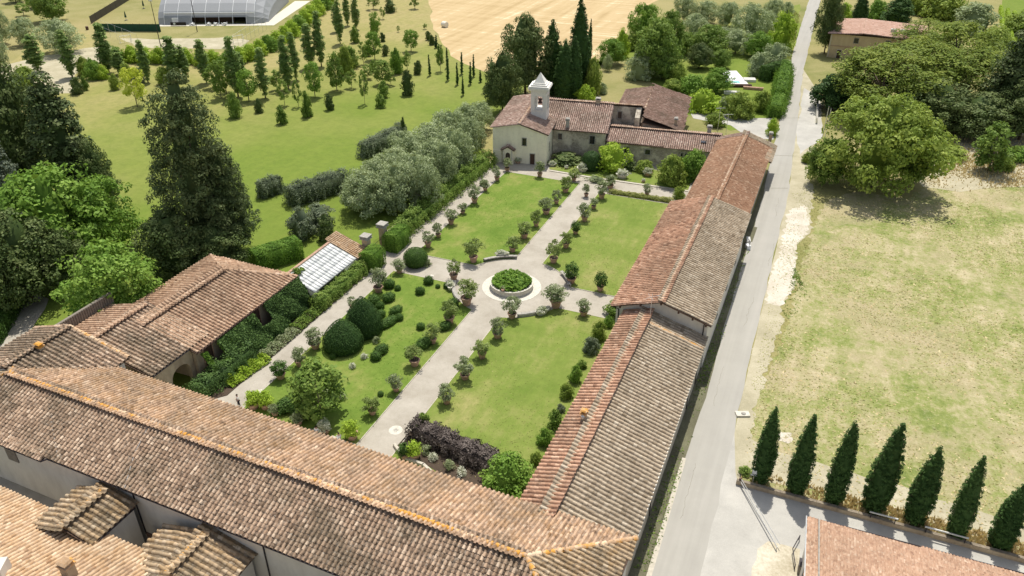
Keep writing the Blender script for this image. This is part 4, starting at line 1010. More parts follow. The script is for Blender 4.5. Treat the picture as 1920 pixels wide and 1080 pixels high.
# pool corner
pl = thing('pool', 'white edged swimming pool with turquoise water half covered, behind the farm', 'pool')
pp = px((1363, 134), (1388, 134), (1384, 160), (1362, 160))
c4 = Vector((sum(p[0] for p in pp) / 4, sum(p[1] for p in pp) / 4)); a = math.atan2(pp[1][1]-pp[0][1], pp[1][0]-pp[0][0])
MB().box((c4.x, c4.y, .15), (5.0, 13.0, .3), a).obj('coping', 'deck_white', pl); MB().box((c4.x, c4.y + .8, .31), (3.8, 9.5, .1), a).obj('cover', 'fabric_white', pl); MB().box((c4.x + .6, c4.y - 4.9, .31), (3.8, 1.4, .06), a).obj('water', 'pool_water', pl)
for i, (x, y, w_, d_, rz, m_) in enumerate(((1385, 163, 6.5, 1.2, .35, 'wood_dark'), (1412, 168, 5.0, 1.0, .1, 'terracotta'), (1405, 152, 3.0, 2.4, .3, 'deck_white'), (1372, 176, 4.0, 1.5, .2, 'deck_white'))):
    lb = ['brown bench wall along the pool terrace', 'red brown low wall at the terrace end nearest the road', 'white slatted sun deck beside the pool', 'pale low step in front of the pool terrace'][i]
    tt = thing('terrace_unit', lb, 'terrace', (*G(x, y), 0), rz)
    MB().box((0, 0, .3), (w_, d_, .6)).obj('block', m_, tt); 
    for k in range(4): MB().box((0, -d_ * .4 + k * d_ * .26, .64), (w_ + .1, d_ * .18, .06)).obj('plank', m_, tt)

# ================================================================ fountain bed, benches, paving marks
fb = thing('planter_basin', 'round stone basin full of green leaves at the crossing of the paths', 'basin', (*FC, 0))
MB().lathe([(3.05, .0), (3.2, .1), (3.12, .75), (3.3, .82), (3.3, .95), (2.9, .95), (2.85, .6), (.1, .6)], (0, 0, 0), 40).obj('basin_wall', 'stone_pale', fb)
struct('paving_ring', MB().lathe([(4.45, .02), (4.45, .06), (3.15, .062)], (*FC, 0), 48).mesh('paving_ring', 'stone_pale'))
md = thing('paving_medallion', 'round white paving medallion with a dark floral mark in the central path', 'medallion', (*G(742, 807), .035))
MB().lathe([(.80, 0), (.80, .01), (.1, .011)], (0, 0, 0), 28).obj('disc', 'stone_pale', md)
b = MB()
for k in range(8):
    a = k * math.pi / 4; b.box((.2 * math.cos(a), .2 * math.sin(a), .018), (.26, .09, .008), a)
b.obj('floral_mark', 'stone_grey', md)
for i, (x, y) in enumerate(((810, 517), (515, 716), (487, 733), (472, 745))):
    tag(MB().box((*G(x, y), .037), (.75 if i else .55, .5, .014), .3 * i).obj('paving_stone', 'stone_pale'), ['small pale slab with a hole on the cross path left of the basin', 'pale slab in the outer path, farthest of three in a line', 'pale slab in the outer path, middle of three in a line', 'pale slab in the outer path, closest to the hall roof'][i], 'slab', 'pale slabs in the gravel')

# ================================================================ foliage builders
def leafquads(C, N, size, r, asp=.62, spread=.55):
    """one rhombic leaf card per centre C, roughly facing N"""
    n_ = len(C); Nn = N + r.normal(0, spread, (n_, 3)); Nn /= np.linalg.norm(Nn, axis=1)[:, None] + 1e-9
    t = r.normal(0, 1, (n_, 3)); t -= (t * Nn).sum(1)[:, None] * Nn; t /= np.linalg.norm(t, axis=1)[:, None] + 1e-9
    w = np.cross(Nn, t); s_ = (size * r.uniform(.6, 1.35, n_))[:, None]
    V = np.stack([C - t * s_, C + w * s_ * asp - t * s_ * .1, C + t * s_, C - w * s_ * asp + t * s_ * .1], 1).reshape(-1, 3)
    F = np.arange(n_ * 4).reshape(-1, 4)
    return V, F
def sphere_dirs(n_, r, up=0.0):
    d = r.normal(0, 1, (n_, 3)); d[:, 2] += up; d /= np.linalg.norm(d, axis=1)[:, None] + 1e-9; return d
PROF = {
 'round': (lambda z: np.sqrt(np.clip(1 - ((z - .52) / .48) ** 2, 0, 1)), .16),
 'vase': (lambda z: np.clip(1.15 * np.sqrt(np.clip(1 - ((z - .62) / .40) ** 2, 0, 1)), 0, 1), .24),
 'bush': (lambda z: np.sqrt(np.clip(1 - (np.clip(z - .25, 0, 1) / .76) ** 2, 0, 1)) * np.clip(.8 + z * .8, 0, 1), .0),
 'cypress': (lambda z: np.interp(z, [0, .08, .28, .48, .66, .82, .93, 1], [.60, .84, 1.0, .95, .77, .51, .26, .03]), .02),
 'needle': (lambda z: np.clip(np.minimum((z + .02) * 8, 1.0), 0, 1) * np.clip(1.02 - z, 0, 1) ** .4, .03),
 'poplar': (lambda z: np.clip(np.minimum((z - .03) * 3.0, 1.0), 0, 1) * np.clip(1.03 - z, 0, 1) ** .42, .06),
 'cedar': (lambda z: np.interp(z, [.1, .2, .34, .5, .62, .78, .9, 1.0], [.5, .9, 1.0, .93, .80, .72, .60, .2]), .13),
 'conifer': (lambda z: np.clip(1.05 - z, 0, 1) ** .62 * np.clip(z * 6, 0, 1), .10),
 'pine': (lambda z: np.sqrt(np.clip(1 - ((z - .66) / .35) ** 2, 0, 1)), .36),
}
def crown(kind, H, Wd, nclump, cr, nleaf, leaf, seed, mat, up=.5, shell=.62, droop=0.0, asp=.62, core=0.0, irr=.16, spread=.55, name='crown', layers=0):
    """H, Wd in metres; clumps of leaves spread through the volume described by the profile"""
    r = np.random.default_rng(seed); pf, zmin = PROF[kind]
    # heights weighted by girth
    zz = r.uniform(zmin, 1, nclump * 12); keep = r.uniform(0, 1, len(zz)) < pf(zz) * .9 + .1; zz = zz[keep][:nclump]
    if layers: zz = np.clip((np.round(zz * layers) + r.normal(0, .13, len(zz))) / layers, zmin, 1)
    a = r.uniform(0, 2 * math.pi, len(zz)); rad = pf(zz) * (shell + (1 - shell) * np.sqrt(r.uniform(0, 1, len(zz))))
    lob = 1 + irr * np.sin(a * 3 + seed) * np.cos(zz * 7 + seed * 1.7) + irr * r.normal(0, .55, len(zz))
    ins = min(.9, cr * .8)
    Rr = np.maximum(Wd / 2 * rad * lob - cr * .38, 0)
    C = np.stack([Rr * np.cos(a), Rr * np.sin(a), np.clip(zz * H - cr * .3, cr * .3, H - cr * .35) - droop * Rr], 1)
    C[:, 2] = np.maximum(C[:, 2], cr * .35)
    n_ = len(C); szs = cr * r.uniform(.65, 1.3, n_)
    per = max(4, nleaf // n_)
    ci = np.repeat(np.arange(n_), per); D = sphere_dirs(len(ci), r, up * .6)
    flat = np.array([1.0, 1.0, .72])
    Pn = C[ci] + D * (szs[ci] * (.55 + .45 * r.uniform(0, 1, len(ci)) ** .5))[:, None] * flat
    Pn[:, 2] = np.abs(Pn[:, 2]) + .02
    out = C[ci] * np.array([1, 1, .0]); out /= np.linalg.norm(out, axis=1)[:, None] + .3
    N_ = D * .9 + out * .35 + np.array([0, 0, up])
    V, F = leafquads(Pn, N_, leaf, r, asp, spread)
    crn = r.uniform(0, 1, n_)
    rn = np.clip(.5 * crn[ci] + .5 * r.uniform(0, 1, len(ci)), 0, 1)
    if core > 0:
        k = 10; zs = np.linspace(max(zmin, .02), .97, 9); b0 = len(V); cv = []; cf = []
        for z in zs:
            for j in range(k):
                t = 2 * math.pi * j / k; q_ = pf(np.array([z]))[0] * Wd / 2 * core; cv.append((q_ * math.cos(t), q_ * math.sin(t), z * H * .97))
        for i in range(len(zs) - 1):
            for j in range(k): cf.append((b0 + i*k + j, b0 + i*k + (j+1) % k, b0 + (i+1)*k + (j+1) % k, b0 + (i+1)*k + j))
        V = np.concatenate([V, np.array(cv)]); F = np.concatenate([F, np.array(cf)]); rn = np.concatenate([rn, np.full(len(cf), .1)])
    me = npmesh(name, V, F, mat, rn); me['n'] = 1
    return me, C
def trunk(H, r0, C, seed, mat='bark', limbs=6, top=.6):
    rr = random.Random(seed); b = MB(); lean = (rr.uniform(-.02, .02) * H, rr.uniform(-.02, .02) * H)
    b.tube([(0, 0, -.1), (lean[0] * .4, lean[1] * .4, H * top * .5), (lean[0], lean[1], H * top)], [r0, r0 * .75, r0 * .3], 7)
    cs = list(range(len(C))); rr.shuffle(cs)
    for i in cs[:limbs]:
        c = C[i]; z0 = min(H * top * .9, max(H * .12, c[2] * rr.uniform(.35, .6)))
        b.tube([(lean[0] * z0 / H, lean[1] * z0 / H, z0), (c[0] * .5, c[1] * .5, (z0 + c[2]) / 2 + .04 * H), tuple(c)], [r0 * .42, r0 * .28, r0 * .08], 5, caps=False)
    return b.mesh('trunk', mat, smooth=True)
SPEC = {
 # kind: profile, H, W, clumps, clump radius, leaves, leaf size, material, options, trunk radius, bark
 'sapling':  ('vase', 6, 3.4, 34, .55, 1500, .17, 'lf_green', dict(), .09, 'bark_pale'),
 'youngtree': ('round', 7, 4.0, 60, .7, 3000, .19, 'lf_green', dict(), .12, 'bark_pale'),
 'limetree': ('vase', 7, 5.0, 60, .8, 3200, .20, 'lf_fresh', dict(), .14, 'bark_pale'),
 'yellowtree': ('vase', 8, 6, 60, .8, 3400, .20, 'lf_yellow', dict(), .14, 'bark_pale'),
 'shrub':    ('bush', 2.6, 2.4, 40, .42, 1500, .13, 'lf_green', dict(core=.5), .05, 'bark'),
 'darkshrub': ('bush', 2.8, 2.6, 40, .45, 1600, .13, 'lf_ilex', dict(core=.6), .05, 'bark'),
 'brightbush': ('bush', 4, 5, 60, .7, 2600, .16, 'lf_lime', dict(core=.6), .06, 'bark'),
 'greenbush': ('bush', 4, 5, 80, .7, 3800, .16, 'lf_fresh', dict(core=.6), .08, 'bark'),
 'midbush': ('bush', 4, 5, 80, .7, 3800, .16, 'lf_walnut', dict(core=.6), .08, 'bark'),
 'greybush': ('bush', 4, 5, 80, .6, 3600, .14, 'lf_laurel', dict(core=.6), .08, 'bark'),
 'silverbush': ('bush', 4, 5, 80, .6, 3600, .13, 'lf_olive', dict(core=.6), .08, 'bark'),
 'olive':    ('round', 7.5, 8.5, 130, .9, 8500, .15, 'lf_olive', dict(core=.35, irr=.2), .22, 'bark_pale'),
 'broad':    ('round', 12, 11, 150, 1.25, 9500, .25, 'lf_green', dict(core=.35, irr=.2), .28, 'bark'),
 'fresh':    ('round', 12, 12, 160, 1.3, 10000, .25, 'lf_fresh', dict(core=.3, irr=.22), .28, 'bark'),
 'ilex':     ('round', 14, 12, 170, 1.3, 12000, .22, 'lf_ilex', dict(core=.5, irr=.22), .32, 'bark'),
 'poplar':   ('poplar', 13, 3.2, 110, .6, 5200, .19, 'lf_poplar', dict(core=.4, up=1.0), .16, 'bark_pale'),
 'cypress':  ('cypress', 11, 3.1, 420, .24, 12500, .10, 'lf_cypress', dict(core=.80, up=.9, shell=.92, irr=.05, asp=.45), .14, 'bark'),
 'thincypress': ('needle', 6, .75, 60, .16, 1500, .10, 'lf_cypress', dict(core=.7, up=1.0, shell=.9, irr=.05), .05, 'bark'),
 'conifer':  ('conifer', 18, 9, 230, .95, 12000, .20, 'lf_cedar', dict(core=.4, droop=.28, irr=.18, up=.6, layers=11), .35, 'bark'),
 'fir':      ('cypress', 16, 8, 220, .8, 11000, .20, 'lf_cypress', dict(core=.65, irr=.12, up=.5), .3, 'bark'),
 'cedar':    ('cedar', 27, 17, 560, 1.15, 36000, .22, 'lf_cedar', dict(core=.32, droop=.20, irr=.16, up=.7, asp=.5, shell=.40, layers=12), .6, 'bark'),
 'walnut':   ('round', 16, 20, 230, 1.6, 20000, .30, 'lf_walnut', dict(core=.35, irr=.26), .45, 'bark'),
 'bluecedar': ('conifer', 18, 9, 230, .95, 12000, .20, 'lf_bluecedar', dict(core=.4, droop=.25, irr=.25, up=.6), .35, 'bark'),
 'pine':     ('pine', 15, 14, 190, 1.35, 15000, .20, 'lf_pine', dict(core=.0, irr=.16, up=1.1), .38, 'bark'),
 'magnolia': ('round', 8, 9, 130, 1.0, 7000, .24, 'lf_cone', dict(core=.5), .2, 'bark'),
}
CACHE = {}
def kind_mesh(kind, var):
    if (kind, var) not in CACHE:
        pf, H, Wd, nc, cr, nl, lf, mat, opt, tr, bk_ = SPEC[kind]
        me, C = crown(pf, H, Wd, nc, cr, nl, lf, 11 * var + sum(map(ord, kind)) % 97, mat, **opt)
        tm = trunk(H, tr, C, var, bk_, limbs=3 if H < 5 else 7)
        CACHE[(kind, var)] = (me, tm)
    return CACHE[(kind, var)]
TN = [0]
NOPARTS = set()
def plant(kind, loc, h, w, label, cat='tree', group=None, name=None, nv=3, parts=True):
    pf, H, Wd = SPEC[kind][:3]; TN[0] += 1; me, tm = kind_mesh(kind, TN[0] % nv)
    nm = name or {'tree': 'tree', 'cypress': 'cypress_tree', 'shrub': 'shrub', 'poplar': 'poplar_tree', 'olive tree': 'olive_tree', 'conifer': 'conifer_tree', 'pine': 'pine_tree'}.get(cat, cat.replace(' ', '_'))
    t = thing(nm, label, cat, (loc[0], loc[1], 0.0), (TN[0] * 2.4) % 6.28, group)
    t.scale = (w / Wd, w / Wd, h / H)
    t.rotation_euler = (.018 * math.sin(TN[0] * 1.7), .018 * math.cos(TN[0] * 2.9), (TN[0] * 2.4) % 6.28)
    if parts:
        link('trunk', tm, t); link('crown', me, t)
    return t
WK = {'poplar': 1.08, 'cypress': 1.0, 'pine': 1.2, 'shrub': 1.1, 'sapling': 1.1, 'thincypress': 1.2, 'conifer': 1.15, 'cypress': .86}
def PT(kind, bx, by, ty, wpx, label, cat='tree', group=None, back=0.0, **kw):
    """base pixel, pixel of the top, width: surveyed to a place, a height and a girth"""
    h = HT(bx, by, ty); w = WD(bx, by, wpx, h * .4); x, y = G(bx, by)
    return plant(kind, (x, y), max(h, .5), w * WK.get(kind, 1.0) * (1 + .09 * math.sin(TN[0] * 2.3)), label, cat, group, **kw)
def hedge_mesh(name, L, Wd, H, dens, leaf, mat, seed, round_=.25, bump_=.10, core=.88):
    """clipped hedge: leaves all over a softened block plus a solid heart; local x along, base z=0"""
    r = np.random.default_rng(seed); area = 2 * H * (L + Wd) + L * Wd; n_ = int(area * dens)
    pr = np.array([H * L, H * L, H * Wd, H * Wd, L * Wd * 1.3]); f = r.choice(5, n_, p=pr / pr.sum())
    a = r.uniform(-.5, .5, n_); z = r.uniform(0.02, 1, n_)
    P = np.zeros((n_, 3)); N_ = np.zeros((n_, 3))
    for k, (sx, sy) in enumerate(((0, 1), (0, -1), (1, 0), (-1, 0))):
        m_ = f == k
        if k < 2: P[m_] = np.stack([a[m_] * L, np.full(m_.sum(), sy * Wd / 2), z[m_] * H], 1)
        else: P[m_] = np.stack([np.full(m_.sum(), sx * L / 2), a[m_] * Wd, z[m_] * H], 1)
        N_[m_] = (sx, sy, 0)
    m_ = f == 4; P[m_] = np.stack([a[m_] * L, r.uniform(-.5, .5, m_.sum()) * Wd, np.full(m_.sum(), H)], 1); N_[m_] = (0, 0, 1)
    # rounding towards the upper edge and uneven surface
    e = np.clip((P[:, 2] / H - (1 - round_)) / round_, 0, 1); P[:, 1] *= 1 - .28 * e ** 2 * (1 if round_ > .2 else .5)
    ey = np.abs(P[:, 1]) / (Wd / 2); P[:, 2] -= (P[:, 2] > H * .95) * (ey ** 3) * round_ * H * .35
    un = bump_ * (np.sin(P[:, 0] * 1.9 + seed) * np.sin(P[:, 0] * .7 + P[:, 2] * 1.3) + .6 * np.sin(P[:, 0] * 4.7 + P[:, 1] * 3) + .5 * r.normal(0, 1, n_))
    P += N_ * un[:, None]; P[:, 2] = np.maximum(P[:, 2], .02)
    V, F = leafquads(P, N_ + np.array([0, 0, .35]), leaf, r)
    rn = np.clip(r.uniform(0, 1, n_) * .6 + .4 * (np.sin(P[:, 0] * 2.3) * .5 + .5), 0, 1)
    b = MB().box((0, 0, H * core / 2), (L * .96 - .1, Wd * core * .92, H * core), 0, .9); b0 = len(V)
    V = np.concatenate([V, np.array(b.v)]); F = np.concatenate([F, np.array(b.f) + b0]); rn = np.concatenate([rn, np.full(6, .05)])
    return npmesh(name, V, F, mat, rn)
def hedge(name, label, p0, p1, Wd, H, mat='lf_hedge', dens=70, leaf=.10, group=None, cat='hedge', seed=1, **kw):
    p0 = Vector(p0); p1 = Vector(p1); d = p1 - p0; c = (p0 + p1) / 2
    o = link(name, hedge_mesh(name, d.length, Wd, H, dens, leaf, mat, seed, **kw), None, (c.x, c.y, 0), math.atan2(d.y, d.x))
    return tag(o, label, cat, group)
def blob_mesh(name, prof, dens, leaf, mat, seed, core=.93, amp=.03):
    """clipped topiary of revolution: prof = [(r,z)...]"""
    r = np.random.default_rng(seed); pr = np.array(prof); ds = np.hypot(np.diff(pr[:, 0]), np.diff(pr[:, 1])); w = ds * (pr[:-1, 0] + pr[1:, 0]) * math.pi
    n_ = int(w.sum() * dens); s_ = r.choice(len(ds), n_, p=w / w.sum()); t = r.uniform(0, 1, n_); a = r.uniform(0, 2 * math.pi, n_)
    rr_ = pr[s_, 0] * (1 - t) + pr[s_ + 1, 0] * t; z = pr[s_, 1] * (1 - t) + pr[s_ + 1, 1] * t
    dz = np.diff(pr[:, 1])[s_]; dr = np.diff(pr[:, 0])[s_]; L = np.hypot(dz, dr)
    N_ = np.stack([np.cos(a) * dz / L, np.sin(a) * dz / L, -dr / L], 1)
    P = np.stack([rr_ * np.cos(a), rr_ * np.sin(a), z], 1) + N_ * r.normal(0, amp, n_)[:, None]
    V, F = leafquads(P, N_, leaf, r, spread=.4); rn = r.uniform(0, 1, n_)
    b = MB().lathe([(p[0] * core, p[1] * core) for p in prof], (0, 0, 0), 14); b0 = len(V); q4 = [f for f in b.f if len(f) == 4]
    V = np.concatenate([V, np.array(b.v)]); F = np.concatenate([F, np.array(q4) + b0]); rn = np.concatenate([rn, np.full(len(q4), .05)])
    return npmesh(name, V, F, mat, rn)

# ================================================================ garden: potted lemons
def pot_mesh(name, mat, r=.46, h=.78):
    return MB().lathe([(r * .62, 0), (r * .70, .06), (r * .96, h * .78), (r * 1.02, h * .8), (r * 1.10, h * .84), (r * 1.12, h * .97), (r * 1.02, h), (r * .92, h), (r * .88, h * .9), (.05, h * .88)], (0, 0, 0), 16).mesh(name, mat, smooth=False)
POT = [pot_mesh('pot', 'terracotta'), pot_mesh('pot', 'terracotta', .50, .72)]
SOIL = MB().lathe([(.41, .66), (.41, .69), (.02, .70)], (0, 0, 0), 12).mesh('soil', 'soil')
LEM = []
for i in range(7):
    mt = ['lf_lemon', 'lf_oleander', 'lf_lemon', 'lf_oleander', 'lf_lemon', 'lf_box', 'lf_oleander'][i]
    pf = ['round', 'vase', 'round', 'round', 'vase', 'round', 'vase'][i]
    me, C = crown(pf, 1.95, 1.8, 34, .34, 1700, .082, 200 + i, mt, up=.5, shell=.45, irr=.22, name='foliage')
    LEM.append((me, trunk(1.3, .05, C, i, 'bark_pale', limbs=6, top=.75)))
NPOT = [0]
def potted(x, y, s, label, group, var=None, plant_cat='potted plant', hs=1.0):
    i = NPOT[0]; NPOT[0] += 1; v = i % 7 if var is None else (var + (2 if i % 3 == 0 else 0)) % 7; s *= 1 + .13 * math.sin(i * 2.7)
    t = thing('potted_plant', label, plant_cat, (x, y, .06), (i * 1.9) % 6.28, group); s *= 1.06; t.scale = (s, s, s * (.94 + .12 * ((i * 7) % 5) / 4))
    link('pot', POT[i % 2], t); link('soil', SOIL, t)
    link('stem', LEM[v][1], t, (0, 0, .6)); f = link('foliage', LEM[v][0], t, (0, 0, .62)); f.scale = (1 + .14 * math.sin(i * 1.3), 1 + .12 * math.cos(i * 2.1), hs * (1 + .16 * math.sin(i * 3.9))); f.rotation_euler = (.07 * math.sin(i * 1.7), .07 * math.cos(i * 2.9), 0)
    return t
def row(pts, place, group, s=1.0, start='the round basin'):
    for i, p in enumerate(pts):
        x, y = G(p[0], p[1] - 3); sc = s * (p[2] if len(p) > 2 else 1.0); v = p[3] if len(p) > 3 else None
        potted(x, y, sc, '%s potted lemon counted from %s, %s' % (ORD[i], start, place), group, v)
g = 'potted citrus trees edging the lawns'
row([(961, 476, 1.12, 0), (983, 450, 1.15, 2), (1005, 428, 1.1, 0), (1024, 405, 1.1, 4), (1043, 386, 1.1, 1), (1060, 364, 1.1, 0), (1076, 343, 1.1, 5)], 'far part of the central path, chapel side', g)
row([(1038, 496, 1.2, 4), (1061, 468, 1.1, 0), (1079, 442, 1.0, 3), (1096, 418, 1.05, 3), (1113, 395, .95, 6), (1128, 376, 1.05, 1)], 'far part of the central path, barn side', g)
row([(933, 637, 1.25, 3), (904, 675, 1.1, 0), (872, 714, 1.05, 6), (838, 760, 1.15, 3)], 'near part of the central path, barn side', g)
row([(843, 609, 1.15, 0), (812, 647, 1.2, 2), (778, 689, 1.1, 4), (743, 737, 1.0, 3), (699, 780, .9, 5)], 'near part of the central path, topiary side', g)
row([(803, 467, 1.05, 1), (822, 448, .95, 6), (846, 424, 1.0, 1), (868, 404, .9, 6), (890, 384, 1.05, 1), (910, 361, .95, 6), (932, 342, 1.0, 1), (951, 324, .9, 6)], 'outer path beside the chapel side lawn', g, start='the garden gate')
row([(749, 515, 1.1, 1), (710, 551, 1.15, 6), (662, 585, .95, 1), (592, 657, 1.05, 1), (562, 690, 1.1, 3), (527, 713, 1.1, 5)], 'outer path beside the topiary lawn', g, start='the gate')
for i, (x, y, s, lb, v) in enumerate((
    (888, 495, 1.3, 'large potted lemon at the gate end of the far left curved bench', 2),
    (851, 527, 1.25, 'large potted lemon by the cross path, at the topiary lawn bench end', 4),
    (875, 575, 1.45, 'widest potted lemon, at the central path end of the topiary lawn bench', 4),
    (960, 600, 1.3, 'potted plant in a tall clay pot directly below the round basin', 6),
    (1042, 580, 1.45, 'grey green potted oleander at the end of the bench below the basin', 3),
    (1071, 534, 1.35, 'round potted shrub beside the bench on the barn side of the basin', 5),
    (1125, 549, 1.0, 'single potted shrub on the lawn edge between the basin and the tall barn', 3),
    (1094, 595, 1.1, 'potted shrub on the near lawn edge of the cross path towards the barn', 3),
    (1012, 335, 1.1, 'potted shrub centred on the lawn edge in front of the chapel', 6),
    (1144, 357, 1.0, 'potted shrub across the central path end facing the farmhouse', 1),
    (1213, 370, 1.05, 'potted shrub on the hedge strip near the far barn', 3),
    (1099, 372, .7, 'small potted shrub near the end of the barn side lawn', 6))):
    px_, py_ = G(x, y - 3); potted(px_, py_, s, lb, 'large pots round the crossing', v)
# squat orange planters close to the hall roof
for i, (x, y, w_, lb, mt) in enumerate(((660, 822, 1.5, 'clay tub with a rounded yellow green bush, left side of the path end', 'lf_lime'), (760, 858, 1.2, 'clay tub with a clipped round bush close to the hall roof', 'lf_box'), (778, 858, 1.35, 'loose yellow green bush crowding the clay tub by the hall roof', 'lf_lime'),
    (476, 765, 1.5, 'yellow green potted bush beside the standing visitor', 'lf_lime'), (500, 765, 1.5, 'second yellow green potted bush away from the standing visitor', 'lf_lime'), (517, 778, 1.0, 'small flowering pot beside the yellow green pair', 'lf_oleander'), (560, 795, 1.1, 'flowering pot half hidden behind the hall eave', 'lf_oleander'), (610, 812, 1.2, 'white flowering pot between the two seated visitors', 'lf_white'))):
    t = thing('potted_plant', lb, 'potted plant', (*G(x, y), .05), i, 'clay tubs near the hall'); s = w_
    MB().lathe([(.42, 0), (.56, .5), (.60, .52), (.60, .62), (.5, .62), (.05, .55)], (0, 0, 0), 14).obj('pot', 'terracotta', t)
    me, C = crown('round', 1.5, 1.6, 40, .3, 1100, .08, 300 + i, mt, core=.6, name='foliage'); f = link('foliage', me, t, (0, 0, .35)); t.scale = (s * .85, s * .85, s * .85)

# ---- curved benches with troughs of white flowers
def bench(name, label, a0, a1, rad, ftr):
    t = thing('curved_bench', label, 'bench', (*FC, .06), 0, 'curved stone benches round the basin')
    pa = [R(a0 + (a1 - a0) * i / 8) for i in range(9)]
    b = MB()
    for i in range(8):
        a = (pa[i] + pa[i + 1]) / 2; L = rad * abs(pa[1] - pa[0]) * 1.02
        b.box((rad * math.cos(a), rad * math.sin(a), .46), (.5, L, .1), a)
    b.obj('seat', 'stone_grey', t); b = MB()
    for i in range(8):
        a = (pa[i] + pa[i + 1]) / 2; L = rad * abs(pa[1] - pa[0]) * 1.02
        b.box(((rad + .22) * math.cos(a), (rad + .22) * math.sin(a), .2), (.2, L, .41), a)
    b.obj('base', 'stone_grey', t)
    ft = R(ftr); f = thing('flower_trough', 'oval trough of white flowers behind the ' + label.split(',')[0], 'planter', (FC[0] + (rad + .5) * math.cos(ft), FC[1] + (rad + .5) * math.sin(ft), .1), ft + math.pi / 2, 'white flower troughs by the benches')
    MB().lathe([(.42, 0), (.55, .35), (.62, .62), (.66, .7), (.6, .7), (.1, .66)], (0, 0, 0), 16, 1.7, .8).obj('trough', 'stone_pale', f)
    me, C = crown('bush', .75, 1.5, 40, .22, 1500, .06, int(a0) + 400, 'lf_white', core=.7, name='flowers'); o = link('flowers', me, f, (0, 0, .55)); o.scale = (1.45, .8, .9)
bench('b', 'far left curved bench, backed by the chapel side lawn', 107, 142, 8.9, 122)
bench('b', 'topiary lawn curved bench, between two big pots', 196, 232, 8.7, 206)
bench('b', 'near right curved bench, below the basin on the barn side', 298, 333, 8.3, 322)
bench('b', 'short barn side curved bench, behind the round potted shrub', 22, 50, 8.6, 34)

# basin planting
r_ = np.random.default_rng(5); n_ = 2600; rr_ = 2.95 * np.sqrt(r_.uniform(0, 1, n_)); a_ = r_.uniform(0, 6.283, n_)
hz = .95 + .75 * np.sqrt(np.clip(1 - (rr_ / 3.15) ** 2, 0, 1)) * .7 + .12 * np.sin(rr_ * 5 + a_ * 3) + r_.normal(0, .08, n_)
V, F = leafquads(np.stack([rr_ * np.cos(a_), rr_ * np.sin(a_), hz], 1), np.tile([0, 0, 1.0], (n_, 1)), .21, r_, .8, .5)
link('foliage', npmesh('foliage', V, F, 'lf_hedge', r_.uniform(0, 1, n_)), fb)
MB().lathe([(2.8, .6), (2.7, .9), (.1, 1.15)], (0, 0, 0), 20).obj('soil', 'soil', fb)
t = thing('potted_plant', 'tiny orange pot with a pale plant on the basin rim facing the camera', 'potted plant', (*G(943, 556), .95)); MB().lathe([(.2, 0), (.3, .35), (.05, .33)], (0, 0, 0), 10).obj('pot', 'terracotta', t)
me, C = crown('round', .6, .7, 12, .15, 200, .06, 77, 'lf_oleander', name='foliage'); link('foliage', me, t, (0, 0, .25))

# ---- topiary cones, gate hedges, box balls
for i, (x, y, w_, top, lb) in enumerate(((645, 657, 76, 608, 'big clipped dark cone nearer the small tree'), (684, 628, 70, 567, 'big clipped dark cone farther up the topiary lawn'))):
    h = HT(x, y, top) * 1.02; r0 = WD(x, y, w_, 1.5) / 2
    h *= 1.06; prof_ = [(r0 * .88, .0), (r0 * 1.0, .4), (r0 * 1.03, h * .26), (r0 * .93, h * .44), (r0 * .68, h * .66), (r0 * .36, h * .85), (r0 * .12, h * .96), (.02, h)]
    o = link('topiary_cone', blob_mesh('topiary_cone', prof_, 110, .075, 'lf_cone', 31 + i, amp=.025), None, (*G(x, y - 6), .05)); tag(o, lb, 'topiary', 'clipped dark cones on the topiary lawn')
BALL = [blob_mesh('box_shrub', [(.35, 0), (.5, .2), (.54, .42), (.46, .66), (.28, .82), (.03, .88)], 260, .06, 'lf_box', 50 + i, amp=.05) for i in range(3)]
bl = [(730, 539, 1.6, 1, 'squared box shrub closest to the gate corner of the topiary lawn'), (746, 544, .9, 1, 'small box shrub just right of the squared one'), (702, 570, 1.7, 1, 'dark box shrub above the farther cone'), (729, 564, 1.5, 1.3, 'box shrub below the squared one'),
      (713, 578, 1.2, 1, 'low box shrub between two darker ones'), (714, 594, 1.2, 1.2, 'box shrub touching the farther cone'), (742, 587, 1.2, 1.8, 'long double lobed box shrub in the middle group'), (749, 600, 1.1, 1, 'round box shrub below the double lobed one'),
      (728, 610, 1.3, 2.6, 'tall narrow box hedge piece right of the farther cone'), (788, 551, 1.3, 1, 'lone round box shrub in open lawn'), (804, 532, 1.4, 1, 'box shrub nearest the cross path'), (821, 540, .7, 1, 'tiny box shrub beside the cross path one'),
      (789, 617, 1.1, 1, 'dark notched box shrub in the middle of the topiary lawn'), (795, 650, 1.5, 1.8, 'long box shrub behind the second potted lemon'), (715, 662, 1.4, 1.5, 'upper of two joined box shrubs near the cones'), (705, 674, 1.3, 1, 'lower of two joined box shrubs near the cones'),
      (850, 575, 1.5, 1, 'box shrub behind the topiary lawn bench'), (838, 540, 1.0, 1, 'box shrub squeezed between pot and bench'), (835, 617, 1.3, 1.4, 'dark box shrub behind the first lemon of the near row'), (625, 672, .8, 1, 'small ball at the foot of the nearer cone'),
      (540, 768, 1.9, 1.5, 'broad bright green shrub behind the yellow green pots'), (556, 776, 1.4, 1, 'dark shrub between broad shrub and small tree'), (576, 782, 1.3, 1, 'fresh green shrub left of the small tree'), (714, 742, .7, 1, 'tiny dark shrub on the lawn beside the last lemons'), (906, 347, 1.2, 1.2, 'small shrub beside the lemons near the chapel')]
for i, (x, y, s, el, lb) in enumerate(bl):
    o = link('box_shrub', BALL[i % 3], None, (*G(x, y), .05), R(75)); o.scale = (s * el, s, s * .95); tag(o, lb, 'shrub', 'small box shrubs on the topiary lawn')
